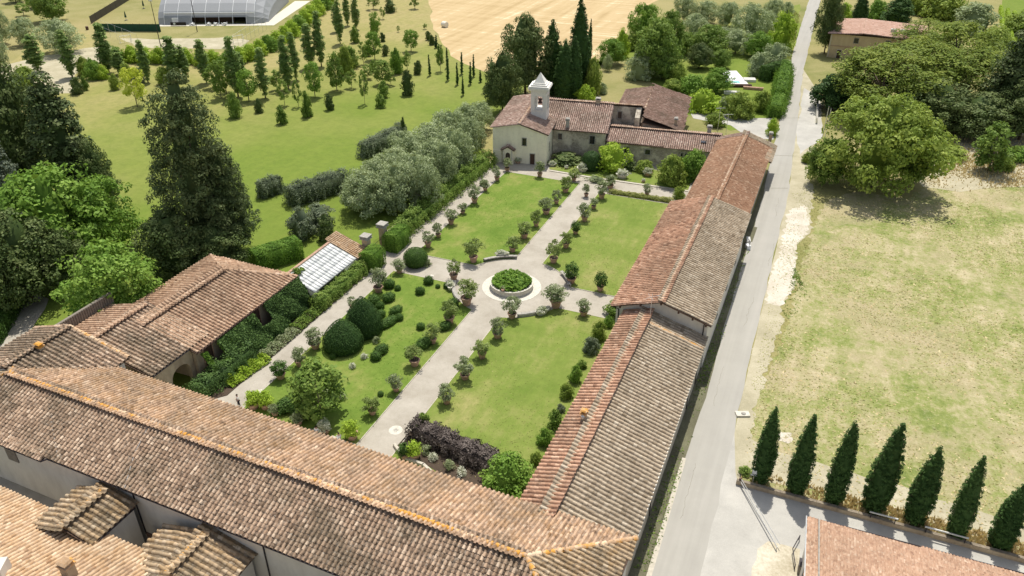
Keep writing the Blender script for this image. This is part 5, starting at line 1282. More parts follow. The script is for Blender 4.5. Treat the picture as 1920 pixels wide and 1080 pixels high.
FLW, C = crown('bush', .9, 1.1, 26, .2, 700, .06, 501, 'lf_oleander', core=.4, name='rose_bush'); FLW2, C = crown('bush', .8, 1.0, 26, .2, 700, .05, 502, 'lf_white', core=.4, name='rose_bush')
for i, (x, y, m_, lb) in enumerate(((706, 643, FLW, 'pink and grey rose bush between the cones and joined shrubs'), (683, 672, FLW2, 'white rose bush on open lawn below the nearer cone'), (661, 690, FLW2, 'white rose bush nearest the small tree'), (642, 748, FLW, 'low dark bush at the shade edge of the small tree'), (612, 742, FLW, 'pale bush under the small tree crown'),
        (800, 500, FLW, 'grey flowering bush at the foot of the clipped ball'), (804, 497, FLW, 'grey flowering bush on the path side of the clipped ball'), (812, 862, FLW2, 'white rose bush in front of the purple hedge, first from the path'), (842, 878, FLW, 'green rose bush in the middle before the purple hedge'), (866, 890, FLW2, 'white rose bush in front of the purple hedge, last before the dark bush'), (800, 850, FLW, 'small bush at the path end of the purple hedge'))):
    o = link('rose_bush', m_, None, (*G(x, y), .06), i * 1.3); s = 1.15 if i > 6 else 1.0; o.scale = (s, s, s); tag(o, lb, 'rose bush', 'rose bushes in the garden')
# clipped ball, hedge blocks and gate pillars
tag(link('clipped_ball', blob_mesh('clipped_ball', [(1.3, 0), (1.75, .5), (1.95, 1.2), (1.8, 1.9), (1.3, 2.5), (.6, 2.8), (.03, 2.85)], 110, .08, 'lf_box', 71), None, (*G(780, 497), .05)), 'large clipped ball between the gate and the chapel side lawn', 'topiary')
hedge('hedge_block', 'clipped hedge block left of the garden gate beside the greenhouse', (-61.2, 88.9), (-61.2, 92.2), 2.9, 3.2, 'lf_hedge', 130, .08, seed=3)
hedge('hedge_block', 'clipped hedge block right of the garden gate under the stone cap', (-61.1, 95.7), (-61.1, 100.2), 2.8, 3.2, 'lf_hedge', 130, .08, seed=4)
for i, (x, y, lb) in enumerate(((-63.2, 92.3, 'stone gate pillar with moulded cap on the greenhouse side'), (-63.0, 97.0, 'stone gate pillar with double cap on the chapel side'))):
    t = thing('gate_pillar', lb, 'pillar', (x, y, 0), 0, 'stone pillars of the garden gate')
    MB().box((0, 0, 1.9), (1.0, 1.0, 3.8)).obj('shaft', 'wl_orangery', t); MB().box((0, 0, 3.87), (1.5, 1.5, .14)).box((0, 0, 4.02), (1.3, 1.3, .15)).box((0, 0, 4.3), (1.5, 1.5, .2)).obj('cap', 'stone_grey', t)
gt = thing('iron_gate', 'dark iron double gate between the two stone pillars', 'gate', (-63.1, 94.65, 0)); gt.scale = (1, 1.35, .9)
for k in range(13): MB().tube([(0, -1.35 + k * .225, .1), (0, -1.35 + k * .225, 2.4 + .3 * math.sin(math.pi * k / 12))], .025, 4).obj('bar', 'metal_dark', gt)
MB().box((0, 0, .3), (.05, 2.8, .06)).box((0, 0, 2.0), (.05, 2.8, .06)).obj('rail', 'metal_dark', gt)
MB_w = tag(MB().box((-63.1, 99.8, 1.1), (.4, 4.6, 2.2)).obj('garden_wall', 'wl_orangery'), 'short garden wall running on from the gate pillar behind the hedge block', 'wall')

# ---- path side hedges and borders
hedge('laurel_hedge', 'long uneven green hedge between the olive trees and the outer path', (-62.5, 100.5), (-62.1, 137), 2.6, 2.3, 'lf_green', 100, .14, seed=6, bump_=.62)
hedge('creeper_hedge', 'dark creeper hedge along the greenhouse front', (-62.0, 76.5), (-61.9, 88.6), 2.2, 1.8, 'lf_green', 90, .11, seed=8, bump_=.25)
def mound_strip(name, label, p0, p1, wd, h, mat, seed, n_, leaf, cat='flower bed'):
    p0 = Vector(p0); p1 = Vector(p1); d = p1 - p0; r = np.random.default_rng(seed); L = d.length
    a = r.uniform(0, L, n_); c = r.uniform(-.5, .5, n_) * wd; hh = h * (.55 + .45 * np.sin(a * 1.7 + seed) ** 2) * np.sqrt(np.clip(1 - (c / wd * 1.9) ** 2, .1, 1)) * r.uniform(.5, 1, n_)
    u = np.array([d.x / L, d.y / L]); w = np.array([-u[1], u[0]])
    P = np.stack([p0.x + a * u[0] + c * w[0], p0.y + a * u[1] + c * w[1], hh + .06], 1)
    V, F = leafquads(P, np.tile([0, 0, .8], (n_, 1)), leaf, r, spread=.8)
    return tag(link(name, npmesh(name, V, F, mat, r.uniform(0, 1, n_))), label, cat, 'border planting beside the outer path')
mound_strip('flower_border', 'bright yellow green border at the near end of the outer path', (-62.2, 57.5), (-61.3, 64), 2.4, 1.0, 'lf_lime', 3, 2600, .13)
mound_strip('flower_border', 'grey green border halfway along the ivy wall', (-61.7, 64), (-61.6, 71), 2.0, 1.0, 'lf_oleander', 4, 2400, .12)
mound_strip('flower_border', 'mixed green border below the greenhouse corner', (-61.7, 71), (-61.8, 78), 2.1, 1.2, 'lf_green', 5, 2400, .12)
struct('border_soil', MB().prism([(-66.0, 50), (-60.8, 56), (-60.8, 92), (-66.0, 92)], 0, .09).mesh('border_soil', 'soil'))
def ivy(name, label, x, y0, y1, z1, thick, mat, seed, n_, gaps=()):
    r = np.random.default_rng(seed); y = r.uniform(y0, y1, n_); z = r.uniform(0, 1, n_) ** .9 * z1
    for (a, b_, zz) in gaps:
        k = ~((y > a) & (y < b_) & (z > zz)); y = y[k]; z = z[k]
    b_ = thick * (1.0 - .78 * (z / z1) ** 1.3) * (.82 + .18 * np.sin(y * 1.1 + seed) * np.sin(z * 1.3 + y * .5)) + .12 * np.sin(y * 3.1) * np.sin(z * 2.9) + r.normal(0, .10, len(y))
    P = np.stack([x + np.abs(b_), y, z + .05], 1); V, F = leafquads(P, np.tile([1., 0, .5], (len(y), 1)), .13, r, spread=.6)
    return tag(link(name, npmesh(name, V, F, mat, r.uniform(0, 1, len(y)))), label, 'climbing plant', 'creepers on the garden house')
ivy('ivy', 'dark ivy covering the far end of the garden house wall', -65.7, 69.6, 77.4, 4.4, 3.2, 'lf_ivy', 3, 15000)
ivy('ivy', 'dense dark ivy in the middle of the garden house wall', -65.7, 60.4, 69.6, 4.2, 3.5, 'lf_ivy', 4, 18000, [(67.3, 69.8, 2.2)])
ivy('ivy', 'brighter creeper between the shuttered windows', -65.7, 57.6, 63.5, 3.9, 3.4, 'lf_hedge', 5, 9000, [(58.3, 60.3, 2.2)])
tag(link('shrub_mass', hedge_mesh('shrub_mass', 10, 2.6, 2.0, 90, .12, 'lf_ivy', 9, bump_=.4), None, (-63.6, 58.8, 0), R(90)), 'billowing dark shrubs at the foot of the arcade', 'shrub')
PT('shrub', 563, 552, 500, 40, 'dark ivy mound at the corner of garden house and greenhouse', 'shrub')

# ---- wall shrubs along the barns (garden side)
ws = [(1005, 868, 30), (1022, 832, 30), (1040, 800, 26), (1052, 772, 22), (1062, 745, 26), (1078, 715, 24), (1090, 690, 24), (1108, 660, 30), (1122, 636, 28), (1140, 612, 30), (1152, 592, 30)]
for i, (x, y, w_) in enumerate(ws):
    PT(['midbush', 'greenbush', 'shrub', 'greybush'][i % 4], x, y, y - w_ * (.65 + .28 * (i % 3)), w_ * (.75 + .2 * ((i * 2) % 3)), '%s wall shrub along the low barn, counted from the hall roof' % ORD[i], 'shrub', 'wall shrubs along the barn')
# purple hedge and its green neighbour
hedge('purple_hedge', 'dark purple leaved hedge behind the hall eave', (-36.6, 58.9), (-23.0, 56.6), 2.5, 1.65, 'lf_purple', 130, .12, seed=12, bump_=.35)
PT('greenbush', 952, 912, 862, 92, 'round fresh green bush at the hall roof beside the purple hedge', 'shrub')
PT('shrub', 795, 803, 772, 26, 'loose pale green bush at the path end of the purple hedge', 'shrub')
kr = MB(); kp = [(-37.5, 56.0), (-35.6, 54.6), (-33, 54.4), (-30.5, 53.2), (-28, 53.2), (-26.0, 51.9), (-23, 51.5)]
for i in range(len(kp) - 1):
    p = Vector(kp[i]); q_ = Vector(kp[i+1]); d = q_ - p; kr.box(((p.x+q_.x)/2, (p.y+q_.y)/2, .2), (d.length + .1, .3, .4), math.atan2(d.y, d.x))
tag(kr.obj('bed_wall', 'stone_kerb'), 'low wavy stone edging of the rose bed near the hall', 'edging wall')
struct('bed_soil', MB().prism([(-37, 59.6), (-37.2, 56), (-23, 51.6), (-20.4, 51.6), (-20.4, 57.5)], 0, .10).mesh('bed_soil', 'soil'))
# small tree
PT('youngtree', 604, 783, 681, 92, 'small spreading tree standing alone on the topiary lawn', 'tree')
# chapel yard
hedge('box_strip', 'low rough hedge strip at the end of the barn side lawn', G(1142, 362), G(1262, 380), 1.1, .7, 'lf_weed', 110, .09, seed=14, bump_=.15)
tag(link('clipped_dome', blob_mesh('clipped_dome', [(1.5, 0), (1.9, .8), (1.95, 2.2), (1.5, 3.2), (.7, 3.7), (.03, 3.8)], 80, .09, 'lf_cone', 72), None, (*G(1108, 318), .05)), 'tall dark clipped dome in front of the farmhouse wall', 'topiary')
PT('brightbush', 1146, 318, 268, 64, 'bright lime green spreading shrub beside the clipped dome', 'shrub')
for i, (x, y, top, w_, k, lb) in enumerate(((1258, 345, 290, 62, 'midbush', 'big round shrub against the stable range nearest the barn'), (1298, 335, 282, 52, 'greenbush', 'bushy shrub in the corner of stable range and rust red barn'), (1278, 300, 272, 40, 'midbush', 'shrub behind the two big round ones in the barn corner'), (1208, 322, 300, 36, 'midbush', 'low dark shrub along the stable wall'), (1062, 303, 288, 60, 'darkshrub', 'low dark shrubs at the farmhouse wall'), (1272, 372, 350, 26, 'midbush', 'small dark shrub by the far barn corner'), (1180, 318, 303, 30, 'darkshrub', 'dark undershrub beside the lime green shrub'))):
    PT(k, x, y, top, w_, lb, 'shrub', 'shrubs along the farmhouse')
gb = struct('front_bed', MB().prism([G(1030, 318), G(1100, 330), G(1290, 357), G(1300, 330), G(1100, 300), G(1032, 300)][::1], .0, .10).mesh('front_bed', 'gr_lawn_dry'))
for i, (x, y, s, el, m_, lb) in enumerate(((1092, 322, 1.5, 1.2, 'lf_white', 'pale silvery bush in a tub in front of the clipped dome'), (1119, 341, 1.6, 1.8, 'lf_oleander', 'low oval silvery bed at the end of the central path'), (1166, 334, 1.5, 1.3, 'lf_white', 'white flowering trough before the farmhouse'), (1214, 330, 1.4, 1.0, 'lf_white', 'white flowering tub nearest the barn corner'), (1035, 312, .9, 1.3, 'lf_white', 'small pale flower bowl at the chapel corner'), (1062, 317, .6, 1, 'lf_white', 'tiny flower bowl on the bed edge'), (1206, 342, .6, 1, 'lf_white', 'tiny pale pot on the bed edge near the tub'), (936, 302, 1.0, 1.2, 'lf_oleander', 'flower pot left of the shrine'), (950, 308, 1.0, 1, 'lf_oleander', 'flower pot in front of the shrine'), (971, 306, 1.0, 1.2, 'lf_white', 'white flower pot right of the shrine'), (983, 302, .9, 1, 'lf_green', 'green pot plant left of the chapel door'))):
    t = thing('flower_tub', lb, 'planter', (*G(x, y), .08), 0, 'flower tubs before the chapel and farmhouse')
    if i != 1: MB().lathe([(.4, 0), (.6, .5), (.66, .55), (.1, .5)], (0, 0, 0), 12, el, 1).obj('tub', 'stone_pale' if i in (2, 0, 4) else 'terracotta', t)
    me, C = crown('bush', .9, 1.5, 26, .2, 800, .065, 600 + i, m_, core=.7, name='flowers'); o = link('flowers', me, t, (0, 0, .35 if i != 1 else 0)); o.scale = (el, 1, 1 if i != 1 else .7); t.scale = (s, s, s)
row([(1145, 352, .9, 3)], 'beside the oval bed', 'pots near the oval bed', start='the oval bed')
struct('bed_kerb', MB().prism([G(1030, 319), G(1100, 331), G(1290, 358), G(1290, 360), G(1100, 333), G(1029, 321)], 0, .16).mesh('bed_kerb', 'stone_kerb'))

# ================================================================ olive block, cypresses and the other trees
go = 'olive trees beside the chapel hedge'
ol = [(690, 402, 322, 92), (745, 398, 305, 96), (705, 372, 300, 84), (780, 372, 285, 90), (740, 350, 280, 90), (815, 345, 262, 84), (775, 325, 252, 84), (850, 318, 240, 80), (808, 300, 232, 80), (880, 290, 218, 74), (845, 278, 205, 72), (880, 262, 195, 70), (900, 245, 190, 60), (720, 335, 290, 60), (760, 300, 245, 60), (668, 392, 330, 60), (800, 392, 300, 62), (835, 356, 268, 60), (862, 326, 245, 56)]
for i, (x, y, t_, w_) in enumerate(ol):
    PT('olive', x, y, t_, w_, ('grey green olive tree, %s from the garden gate in the outer olive row' if i % 2 == 0 else 'grey green olive tree, %s from the garden gate in the path side olive row') % ORD[i // 2], 'olive tree', go)
hg = 'cropped laurel hedges on the park lawn'
hedge('laurel_hedge', 'grey green clipped laurel hedge closest to the olives', G(543, 386), G(650, 352), 3.2, 3.6, 'lf_laurel', 60, .13, hg, seed=21, bump_=.45)
hedge('laurel_hedge', 'narrow laurel hedge reaching away beside the olives', G(680, 297), G(757, 258), 2.4, 3.2, 'lf_laurel', 60, .13, hg, seed=22, bump_=.4)
hedge('laurel_hedge', 'short laurel hedge next to the tall dark cedar', G(488, 372), G(528, 358), 2.0, 3.2, 'lf_laurel', 60, .13, hg, seed=23, bump_=.4)
PT('darkshrub', 758, 262, 217, 9, 'slim dark upright shrub ending the narrow laurel hedge', 'shrub')
hedge('privet_hedge', 'bright clipped hedge with rounded top between cedar and greenhouse', G(478, 505), G(562, 478), 3.6, 3.2, 'lf_hedge', 90, .11, hg, seed=24, round_=.45)
PT('greybush', 568, 445, 390, 62, 'round brownish grey shrub on the lawn above the greenhouse', 'shrub'); PT('greybush', 600, 425, 384, 62, 'second brownish grey shrub partly behind the first', 'shrub'); PT('darkshrub', 613, 448, 400, 34, 'dark egg shaped shrub beside the grey pair', 'shrub')
# tall cedar of the park and its neighbours
PT('cedar', 392, 480, 136, 222, 'very tall dark cedar rising alone above the garden house', 'conifer', nv=1)
PT('cedar', 436, 476, 262, 120, 'dark side crown leaning from the tall cedar towards the lawn', 'tree')
PT('ilex', 408, 505, 420, 120, 'dark bushy tree under the tall cedar behind the garden house roof', 'tree')
PT('ilex', 330, 520, 400, 130, 'dark green tree directly behind the hipped garden house roof', 'tree')
PT('fresh', 228, 600, 462, 170, 'light leaved tree leaning over the slatted parapet', 'tree')
PT('fresh', 120, 500, 318, 250, 'broad bright green tree in the dark grove left of the cedar', 'tree', nv=1)
PT('fresh', 205, 470, 335, 130, 'bright green crown joining the broad one on the lawn side', 'tree')
PT('ilex', 60, 560, 395, 160, 'dark holm oak with dusty top by the shaded path', 'tree', nv=1)
PT('ilex', 130, 540, 430, 120, 'dark tree filling the grove behind the shaded path', 'tree'); PT('ilex', 0, 600, 430, 110, 'dark tree cut by the picture edge beside the shaded path', 'tree')
PT('bluecedar', 30, 430, 225, 110, 'grey green conifer above the bright broad tree', 'conifer')
PT('ilex', 60, 380, 110, 170, 'tall dark tree topping the grove beside the park', 'tree'); PT('conifer', 150, 395, 140, 150, 'dark layered conifer at the lawn edge of the grove', 'conifer'); PT('ilex', 10, 330, 120, 120, 'dark tree at the picture edge behind the grove', 'tree'); PT('ilex', 195, 400, 265, 80, 'low dark tree where the grove meets the lawn', 'tree')
hedge('clipped_hedge', 'clipped dark hedge beside the shaded path', G(-20, 650), G(34, 560), 3, 2.6, 'lf_box', 90, .1, seed=26)
for i, (x, y, w_) in enumerate(((18, 175, 60), (50, 150, 60), (0, 205, 60))):
    PT('midbush', x, y + 20, y - 25, w_, ['dark bush behind the leaning poplar', 'dark bush between the two leaning poplars', 'bush at the picture edge before the grove'][i], 'shrub')
# olives and trees in the far corner
for i, (x, y, t_, w_, k, lb) in enumerate(((5, 82, 10, 40, 'olive', 'olive tree at the picture edge in the far corner'), (0, 130, 45, 50, 'olive', 'olive tree lower down the picture edge'), (50, 85, 32, 46, 'olive', 'pale olive behind the leaning poplars'), (115, 100, 35, 84, 'olive', 'large round pale olive on bare earth'), (100, 40, -30, 68, 'broad', 'tall dark broad tree behind the pale olive'), (45, 30, 5, 20, 'sapling', 'thin young tree in the far dry orchard'), (30, 5, -30, 40, 'fresh', 'green tree at the top corner'), (70, 15, -25, 40, 'fresh', 'second green tree at the top corner'))):
    PT(k, x, y, t_, w_, lb, 'olive tree' if k == 'olive' else 'tree')
# poplars
gp_ = 'poplars lining the playing field'
po = [(72, 135, 62, 34), (136, 145, 55, 34), (205, 137, 43, 34), (226, 140, 90, 24), (278, 155, 73, 26), (332, 152, 67, 34), (350, 150, 82, 24), (388, 156, 72, 30), (447, 182, 68, 32), (457, 165, 95, 22), (498, 184, 88, 28), (541, 167, 66, 27), (556, 150, 57, 25), (584, 127, 43, 28), (603, 125, 20, 26), (638, 82, -5, 22), (652, 48, -15, 16), (668, 55, -10, 20), (535, 150, 95, 18), (632, 60, 10, 16)]
for i, (x, y, t_, w_) in enumerate(po):
    PT('poplar', x, y, t_, w_, '%s poplar from the far dry corner in the windbreak below the playing field' % ORD[i], 'poplar', gp_)
# yellow green hedgerow behind the poplars
for i, (x, y) in enumerate([(222, 118), (248, 116), (275, 118), (300, 118), (322, 118), (352, 120), (378, 122), (402, 124), (428, 126), (450, 118), (470, 112), (488, 104), (505, 96), (520, 88), (535, 78), (548, 68), (560, 58), (572, 48), (584, 38), (596, 28), (606, 18), (616, 8)]):
    PT('brightbush' if i % 4 else 'greenbush', x, y, y - 30, 36, '%s bright bush, counting from the windbreak corner, of the yellow green hedgerow' % (ORD[i] if i < 20 else ['last but one', 'last'][i - 20]), 'shrub', 'yellow green hedgerow at the playing field', nv=2)
for i, (x, y, t_, w_, k) in enumerate(((160, 142, 105, 30, 'midbush'), (178, 148, 110, 34, 'greenbush'), (195, 148, 122, 26, 'brightbush'), (262, 155, 125, 26, 'greybush'), (310, 158, 125, 30, 'midbush'), (240, 150, 118, 24, 'midbush'), (405, 165, 122, 34, 'sapling'), (425, 175, 112, 30, 'sapling'), (520, 170, 130, 26, 'sapling'))):
    PT(k, x, y, t_, w_, '%s undergrowth bush between the poplars, from the dry corner' % ORD[i], 'shrub', 'undergrowth between the poplars')
# young trees on the park lawn
ps = [(258, 200, 128, 44, 'yellowtree', 'bright yellow tree standing clear in front of the poplars'), (146, 176, 143, 24, 'darkshrub', 'small round tree on a thin stem at the dry lawn edge'), (161, 169, 143, 14, 'shrub', 'narrow shrub beside the small round tree'), (467, 190, 131, 36, 'limetree', 'yellow green young tree right of the cedar top'), (217, 168, 138, 20, 'midbush', 'dark shrub left of the bright yellow tree'),
 (415, 184, 110, 30, 'youngtree', 'feathery young tree behind the cedar top'), (442, 220, 172, 22, 'shrub', 'upright shrub below the yellow green young tree'), (487, 211, 184, 18, 'darkshrub', 'round shrub between two upright ones'), (530, 232, 199, 20, 'shrub', 'lowest shrub of the group near the laurel hedges'), (534, 198, 148, 18, 'sapling', 'slim sapling above the lowest shrub'), (577, 219, 167, 20, 'shrub', 'tall shrub in the middle of the lawn group'), (591, 182, 118, 32, 'limetree', 'light green round headed tree on a clear stem'), (618, 206, 175, 18, 'darkshrub', 'dark little shrub near the round headed tree'),
 (632, 170, 95, 34, 'youngtree', 'dense young tree close to the poplar end'), (650, 140, 85, 28, 'midbush', 'bushy shrub at the poplar end'), (661, 127, 86, 26, 'shrub', 'broad shrub right of the poplar end'), (682, 121, 78, 16, 'sapling', 'small leafy sapling with a clear stem'), (703, 112, 60, 26, 'limetree', 'yellow green tree in the upper lawn'), (723, 104, 82, 15, 'darkshrub', 'small dark shrub in the upper lawn'), (745, 137, 90, 28, 'greenbush', 'bushy light green shrub near the slim cypresses'), (764, 132, 94, 14, 'sapling', 'slim sapling beside the bushy light green shrub'), (784, 139, 112, 18, 'darkshrub', 'round dark shrub closest to the slim cypresses'), (771, 97, 55, 26, 'limetree', 'rounded bright tree in the upper lawn'),
 (718, 158, 110, 30, 'youngtree', 'large bushy young tree in the lawn centre'), (719, 182, 150, 22, 'shrub', 'shrub just below the large bushy one'), (714, 201, 175, 17, 'shrub', 'small shrub nearest the olive block'), (765, 178, 132, 26, 'darkshrub', 'double headed dark shrub near the slim cypresses'), (684, 195, 130, 16, 'sapling', 'thin yellow sapling with a long stem'), (690, 148, 121, 18, 'sapling', 'small pale sapling above the thin yellow one'), (666, 80, 50, 18, 'shrub', 'shrub beside the tallest poplars'), (704, 70, 22, 20, 'limetree', 'tall light sapling in the far lawn'), (732, 23, -2, 22, 'darkshrub', 'round shrub at the top of the lawn'), (718, 36, 13, 10, 'sapling', 'thin sapling near the top shrub'), (778, 17, -10, 16, 'sapling', 'sapling at the top edge of the picture'), (718, 78, 60, 11, 'darkshrub', 'little dark shrub in the far lawn'), (700, 18, -8, 22, 'sapling', 'flat headed sapling at the top of the lawn'), (803, 75, 57, 11, 'darkshrub', 'shrub at the stubble edge, upper of two'), (810, 84, 64, 13, 'darkshrub', 'shrub at the stubble edge, lower of two'), (797, 55, 44, 8, 'sapling', 'dry thin sapling at the stubble edge'), (700, 60, 38, 12, 'darkshrub', 'small shrub under the tall light sapling'), (747, 60, 48, 6, 'sapling', 'bare stake like sapling in the far lawn'), (688, 105, 85, 16, 'shrub', 'shrub between the poplar end and the yellow green tree'), (733, 160, 128, 16, 'sapling', 'sapling right of the large bushy young tree'), (560, 200, 150, 16, 'sapling', 'sapling between the lawn group and the cedar'), (660, 165, 130, 18, 'sapling', 'sapling right of the dense young tree'), (700, 135, 112, 14, 'shrub', 'tiny shrub below the yellow green tree')]
for x, y, t_, w_, k, lb in ps: PT(k, x, y, t_, w_, lb, 'tree' if 'tree' in k or k == 'sapling' else 'shrub', 'young trees on the park lawn')
tc = [(806, 142, 102), (818, 90, 66), (823, 112, 82), (828, 118, 84), (840, 151, 109), (839, 127, 88), (858, 159, 117), (866, 139, 98), (868, 179, 142), (882, 158, 116), (888, 144, 102), (901, 154, 131), (922, 138, 112)]
for i, (x, y, t_) in enumerate(tc):
    PT('thincypress', x, y, t_, 5.2, '%s slender young cypress counted from the park lawn side of the stubble edge' % ORD[i], 'cypress', 'slender cypresses by the stubble field')
PT('sapling', 826, 134, 84, 16, 'small leafy tree standing among the slender cypresses', 'tree')
# trees behind the chapel
for i, (x, y, t_, w_, k, c_, lb) in enumerate(((985, 178, 26, 104, 'ilex', 'tree', 'massive dark holm oak behind the chapel'), (1033, 176, 36, 50, 'fir', 'conifer', 'dark conifer between the holm oak and the cypresses'), (942, 212, 95, 84, 'ilex', 'tree', 'dark bushy tree at the chapel corner'), (1083, 172, -4, 56, 'cypress', 'cypress', 'tallest dark cypress behind the chapel'), (1101, 158, 35, 15, 'cypress', 'cypress', 'thin cypress at the side of the tallest one'), (1056, 188, 70, 54, 'cypress', 'cypress', 'broad cypress in front of the tallest one'), (1074, 186, 68, 38, 'cypress', 'cypress', 'narrow cypress tucked beside the broad one'), (1110, 178, 108, 36, 'midbush', 'tree', 'bushy tree right of the cypresses'), (1098, 192, 160, 44, 'brightbush', 'shrub', 'pale bush behind the farmhouse ridge'), (1130, 176, 155, 18, 'silverbush', 'shrub', 'white flowering bush by the back lawn'), (925, 190, 150, 40, 'ilex', 'tree', 'low dark tree between the olives and the holm oak'), (1090, 215, 198, 24, 'midbush', 'shrub', 'bush seen over the farmhouse roof'))):
    PT(k, x, y, t_, w_, lb, c_)
# orchard and scrub right of the stubble
gq = 'trees of the orchard behind the farm'
orch = [(1145, 118, 72, 46, 'fresh', 'round bright tree at the edge of the stubble'), (1139, 130, 102, 20, 'olive', 'tiny olive beside the round bright tree'), (1205, 85, 5, 56, 'fresh', 'leafy green tree above the stubble corner'), (1225, 140, 35, 84, 'broad', 'tall green tree in the middle of the orchard'), (1250, 115, 20, 60, 'broad', 'pale green tree behind the tall green one'), (1198, 145, 95, 50, 'silverbush', 'grey leaved bush at the back lawn'), (1240, 145, 95, 60, 'broad', 'dark green tree over the back lawn'), (1282, 38, -12, 42, 'olive', 'olive at the field edge, first of the top row'), (1320, 40, 0, 46, 'olive', 'olive at the field edge, second of the top row'), (1362, 48, 2, 50, 'olive', 'olive at the field edge, third of the top row'), (1298, 72, 24, 50, 'olive', 'grey olive in the second orchard row'), (1405, 70, 5, 68, 'olive', 'large pale willow like olive'), (1448, 35, -2, 42, 'olive', 'olive near the road at the top'), (1474, 28, 3, 22, 'olive', 'small olive closest to the road'), (1330, 100, 45, 66, 'broad', 'yellow green tree in the orchard centre'), (1310, 125, 80, 50, 'ilex', 'dark shrubby tree below the yellow green one'), (1378, 98, 55, 52, 'olive', 'grey tree beside the pale willow like olive'), (1420, 105, 60, 56, 'fresh', 'dark fresh tree near the bamboo clump'), (1462, 90, 22, 52, 'brightbush', 'tall pale bamboo clump along the road verge'), (1450, 130, 80, 56, 'silverbush', 'feathery pale clump nearest the pool'), (1418, 138, 98, 44, 'silverbush', 'arching grey clump behind the pool terrace'), (1350, 125, 92, 36, 'broad', 'tree just left of the pool'), (1345, 170, 128, 50, 'fresh', 'dense dark round tree beside the pool'), (1300, 172, 140, 60, 'greenbush', 'green hedge like bush between the back house and the pool'), (1262, 168, 148, 36, 'midbush', 'brownish bush behind the back house'), (1318, 205, 168, 66, 'brightbush', 'yellow green shrub behind the back house'), (1356, 205, 182, 26, 'silverbush', 'small grey shrub beside the yellow green ones'), (1385, 215, 172, 56, 'midbush', 'broad yellow green shrub below the pool terrace'), (1425, 205, 170, 40, 'midbush', 'shrub between the terrace and the tall road hedge'), (1340, 232, 210, 40, 'midbush', 'low shrub behind the stable range'), (1446, 250, 222, 22, 'brightbush', 'yellow green shrub behind the far barn chimney'), (1185, 90, 62, 36, 'midbush', 'rough bush at the stubble margin'), (1165, 105, 55, 28, 'brightbush', 'dry reeds at the stubble margin'), (1280, 100, 60, 44, 'broad', 'orchard tree between grey olive and tall tree'), (1270, 150, 118, 36, 'midbush', 'bush in the middle of the back lawn edge'), (1360, 78, 50, 40, 'olive', 'olive below the top row'), (1435, 60, 20, 40, 'olive', 'olive between the bamboo and the top row')]
for x, y, t_, w_, k, lb in orch: PT(k, x, y + 3, t_, w_ * 1.05, lb, 'olive tree' if k == 'olive' else ('shrub' if 'bush' in k else 'tree'), gq)
hedge('clipped_hedge', 'tall clipped bright hedge along the road behind the pool', G(1461, 195), G(1470, 142), 3.6, 3.8, 'lf_hedge', 45, .16, seed=41, bump_=.5, round_=.5)
hedge('clipped_hedge', 'lower end of the clipped road hedge near the far barn', G(1451, 222), G(1459, 200), 3.4, 3.2, 'lf_hedge', 45, .16, seed=42, bump_=.5, round_=.5)
hedge('clipped_hedge', 'dark clipped hedge turning in from the road to the pool', G(1430, 152), G(1468, 140), 3.0, 4.0, 'lf_box', 45, .16, seed=43)
# right side
gr = 'trees round the villa'
PT('ilex', 1545, 100, -25, 58, 'dark evergreen at the roadside in front of the villa', 'tree', gr); PT('cypress', 1605, 62, -20, 36, 'blunt dark cypress behind the villa ridge', 'cypress', gr); PT('fir', 1678, 52, -12, 66, 'dark conifer behind the villa roof', 'conifer', gr)
for i, (x, y, t_, w_, lb) in enumerate(((1642, 225, 92, 180, 'umbrella pine nearest the villa front'), (1700, 205, 78, 160, 'umbrella pine in the middle of the villa garden'), (1768, 185, 45, 165, 'umbrella pine with yellow green top behind the others'), (1800, 215, 95, 140, 'umbrella pine beside the tall spruce'), (1730, 120, 40, 110, 'umbrella pine farthest from the road'), (1610, 200, 118, 90, 'low side pine close to the walnut tree'))):
    PT('pine', x, y, t_, w_, lb, 'pine', 'umbrella pines of the villa garden', nv=2)
PT('conifer', 1872, 245, 42, 120, 'tall dark green spruce at the edge of the pine group', 'conifer', gr); PT('ilex', 1740, 245, 150, 150, 'dark understorey tree below the pines', 'tree', gr); PT('ilex', 1830, 258, 175, 140, 'dark understorey tree below the spruce', 'tree', gr); PT('ilex', 1910, 262, 140, 110, 'dark tree at the picture edge beside the spruce', 'tree', gr); PT('ilex', 1680, 250, 170, 110, 'dark tree between walnut and pines', 'tree', gr); PT('ilex', 1925, 190, 80, 80, 'dark tree high on the picture edge', 'tree', gr)
PT('magnolia', 1560, 205, 142, 86, 'glossy dark magnolia by the roadside gate', 'tree', gr); PT('magnolia', 1600, 215, 150, 70, 'second glossy dark tree behind the magnolia', 'tree', gr)
PT('walnut', 1632, 350, 184, 212, 'huge rounded walnut tree beside the road', 'tree', nv=1, back=0)
PT('broad', 1542, 345, 260, 76, 'dark lower walnut limb crown at the road side', 'tree')
PT('broad', 1700, 345, 235, 90, 'right lobe of the walnut tree over the field', 'tree')
PT('youngtree', 1852, 322, 232, 62, 'grey green single tree on the dry field', 'tree')
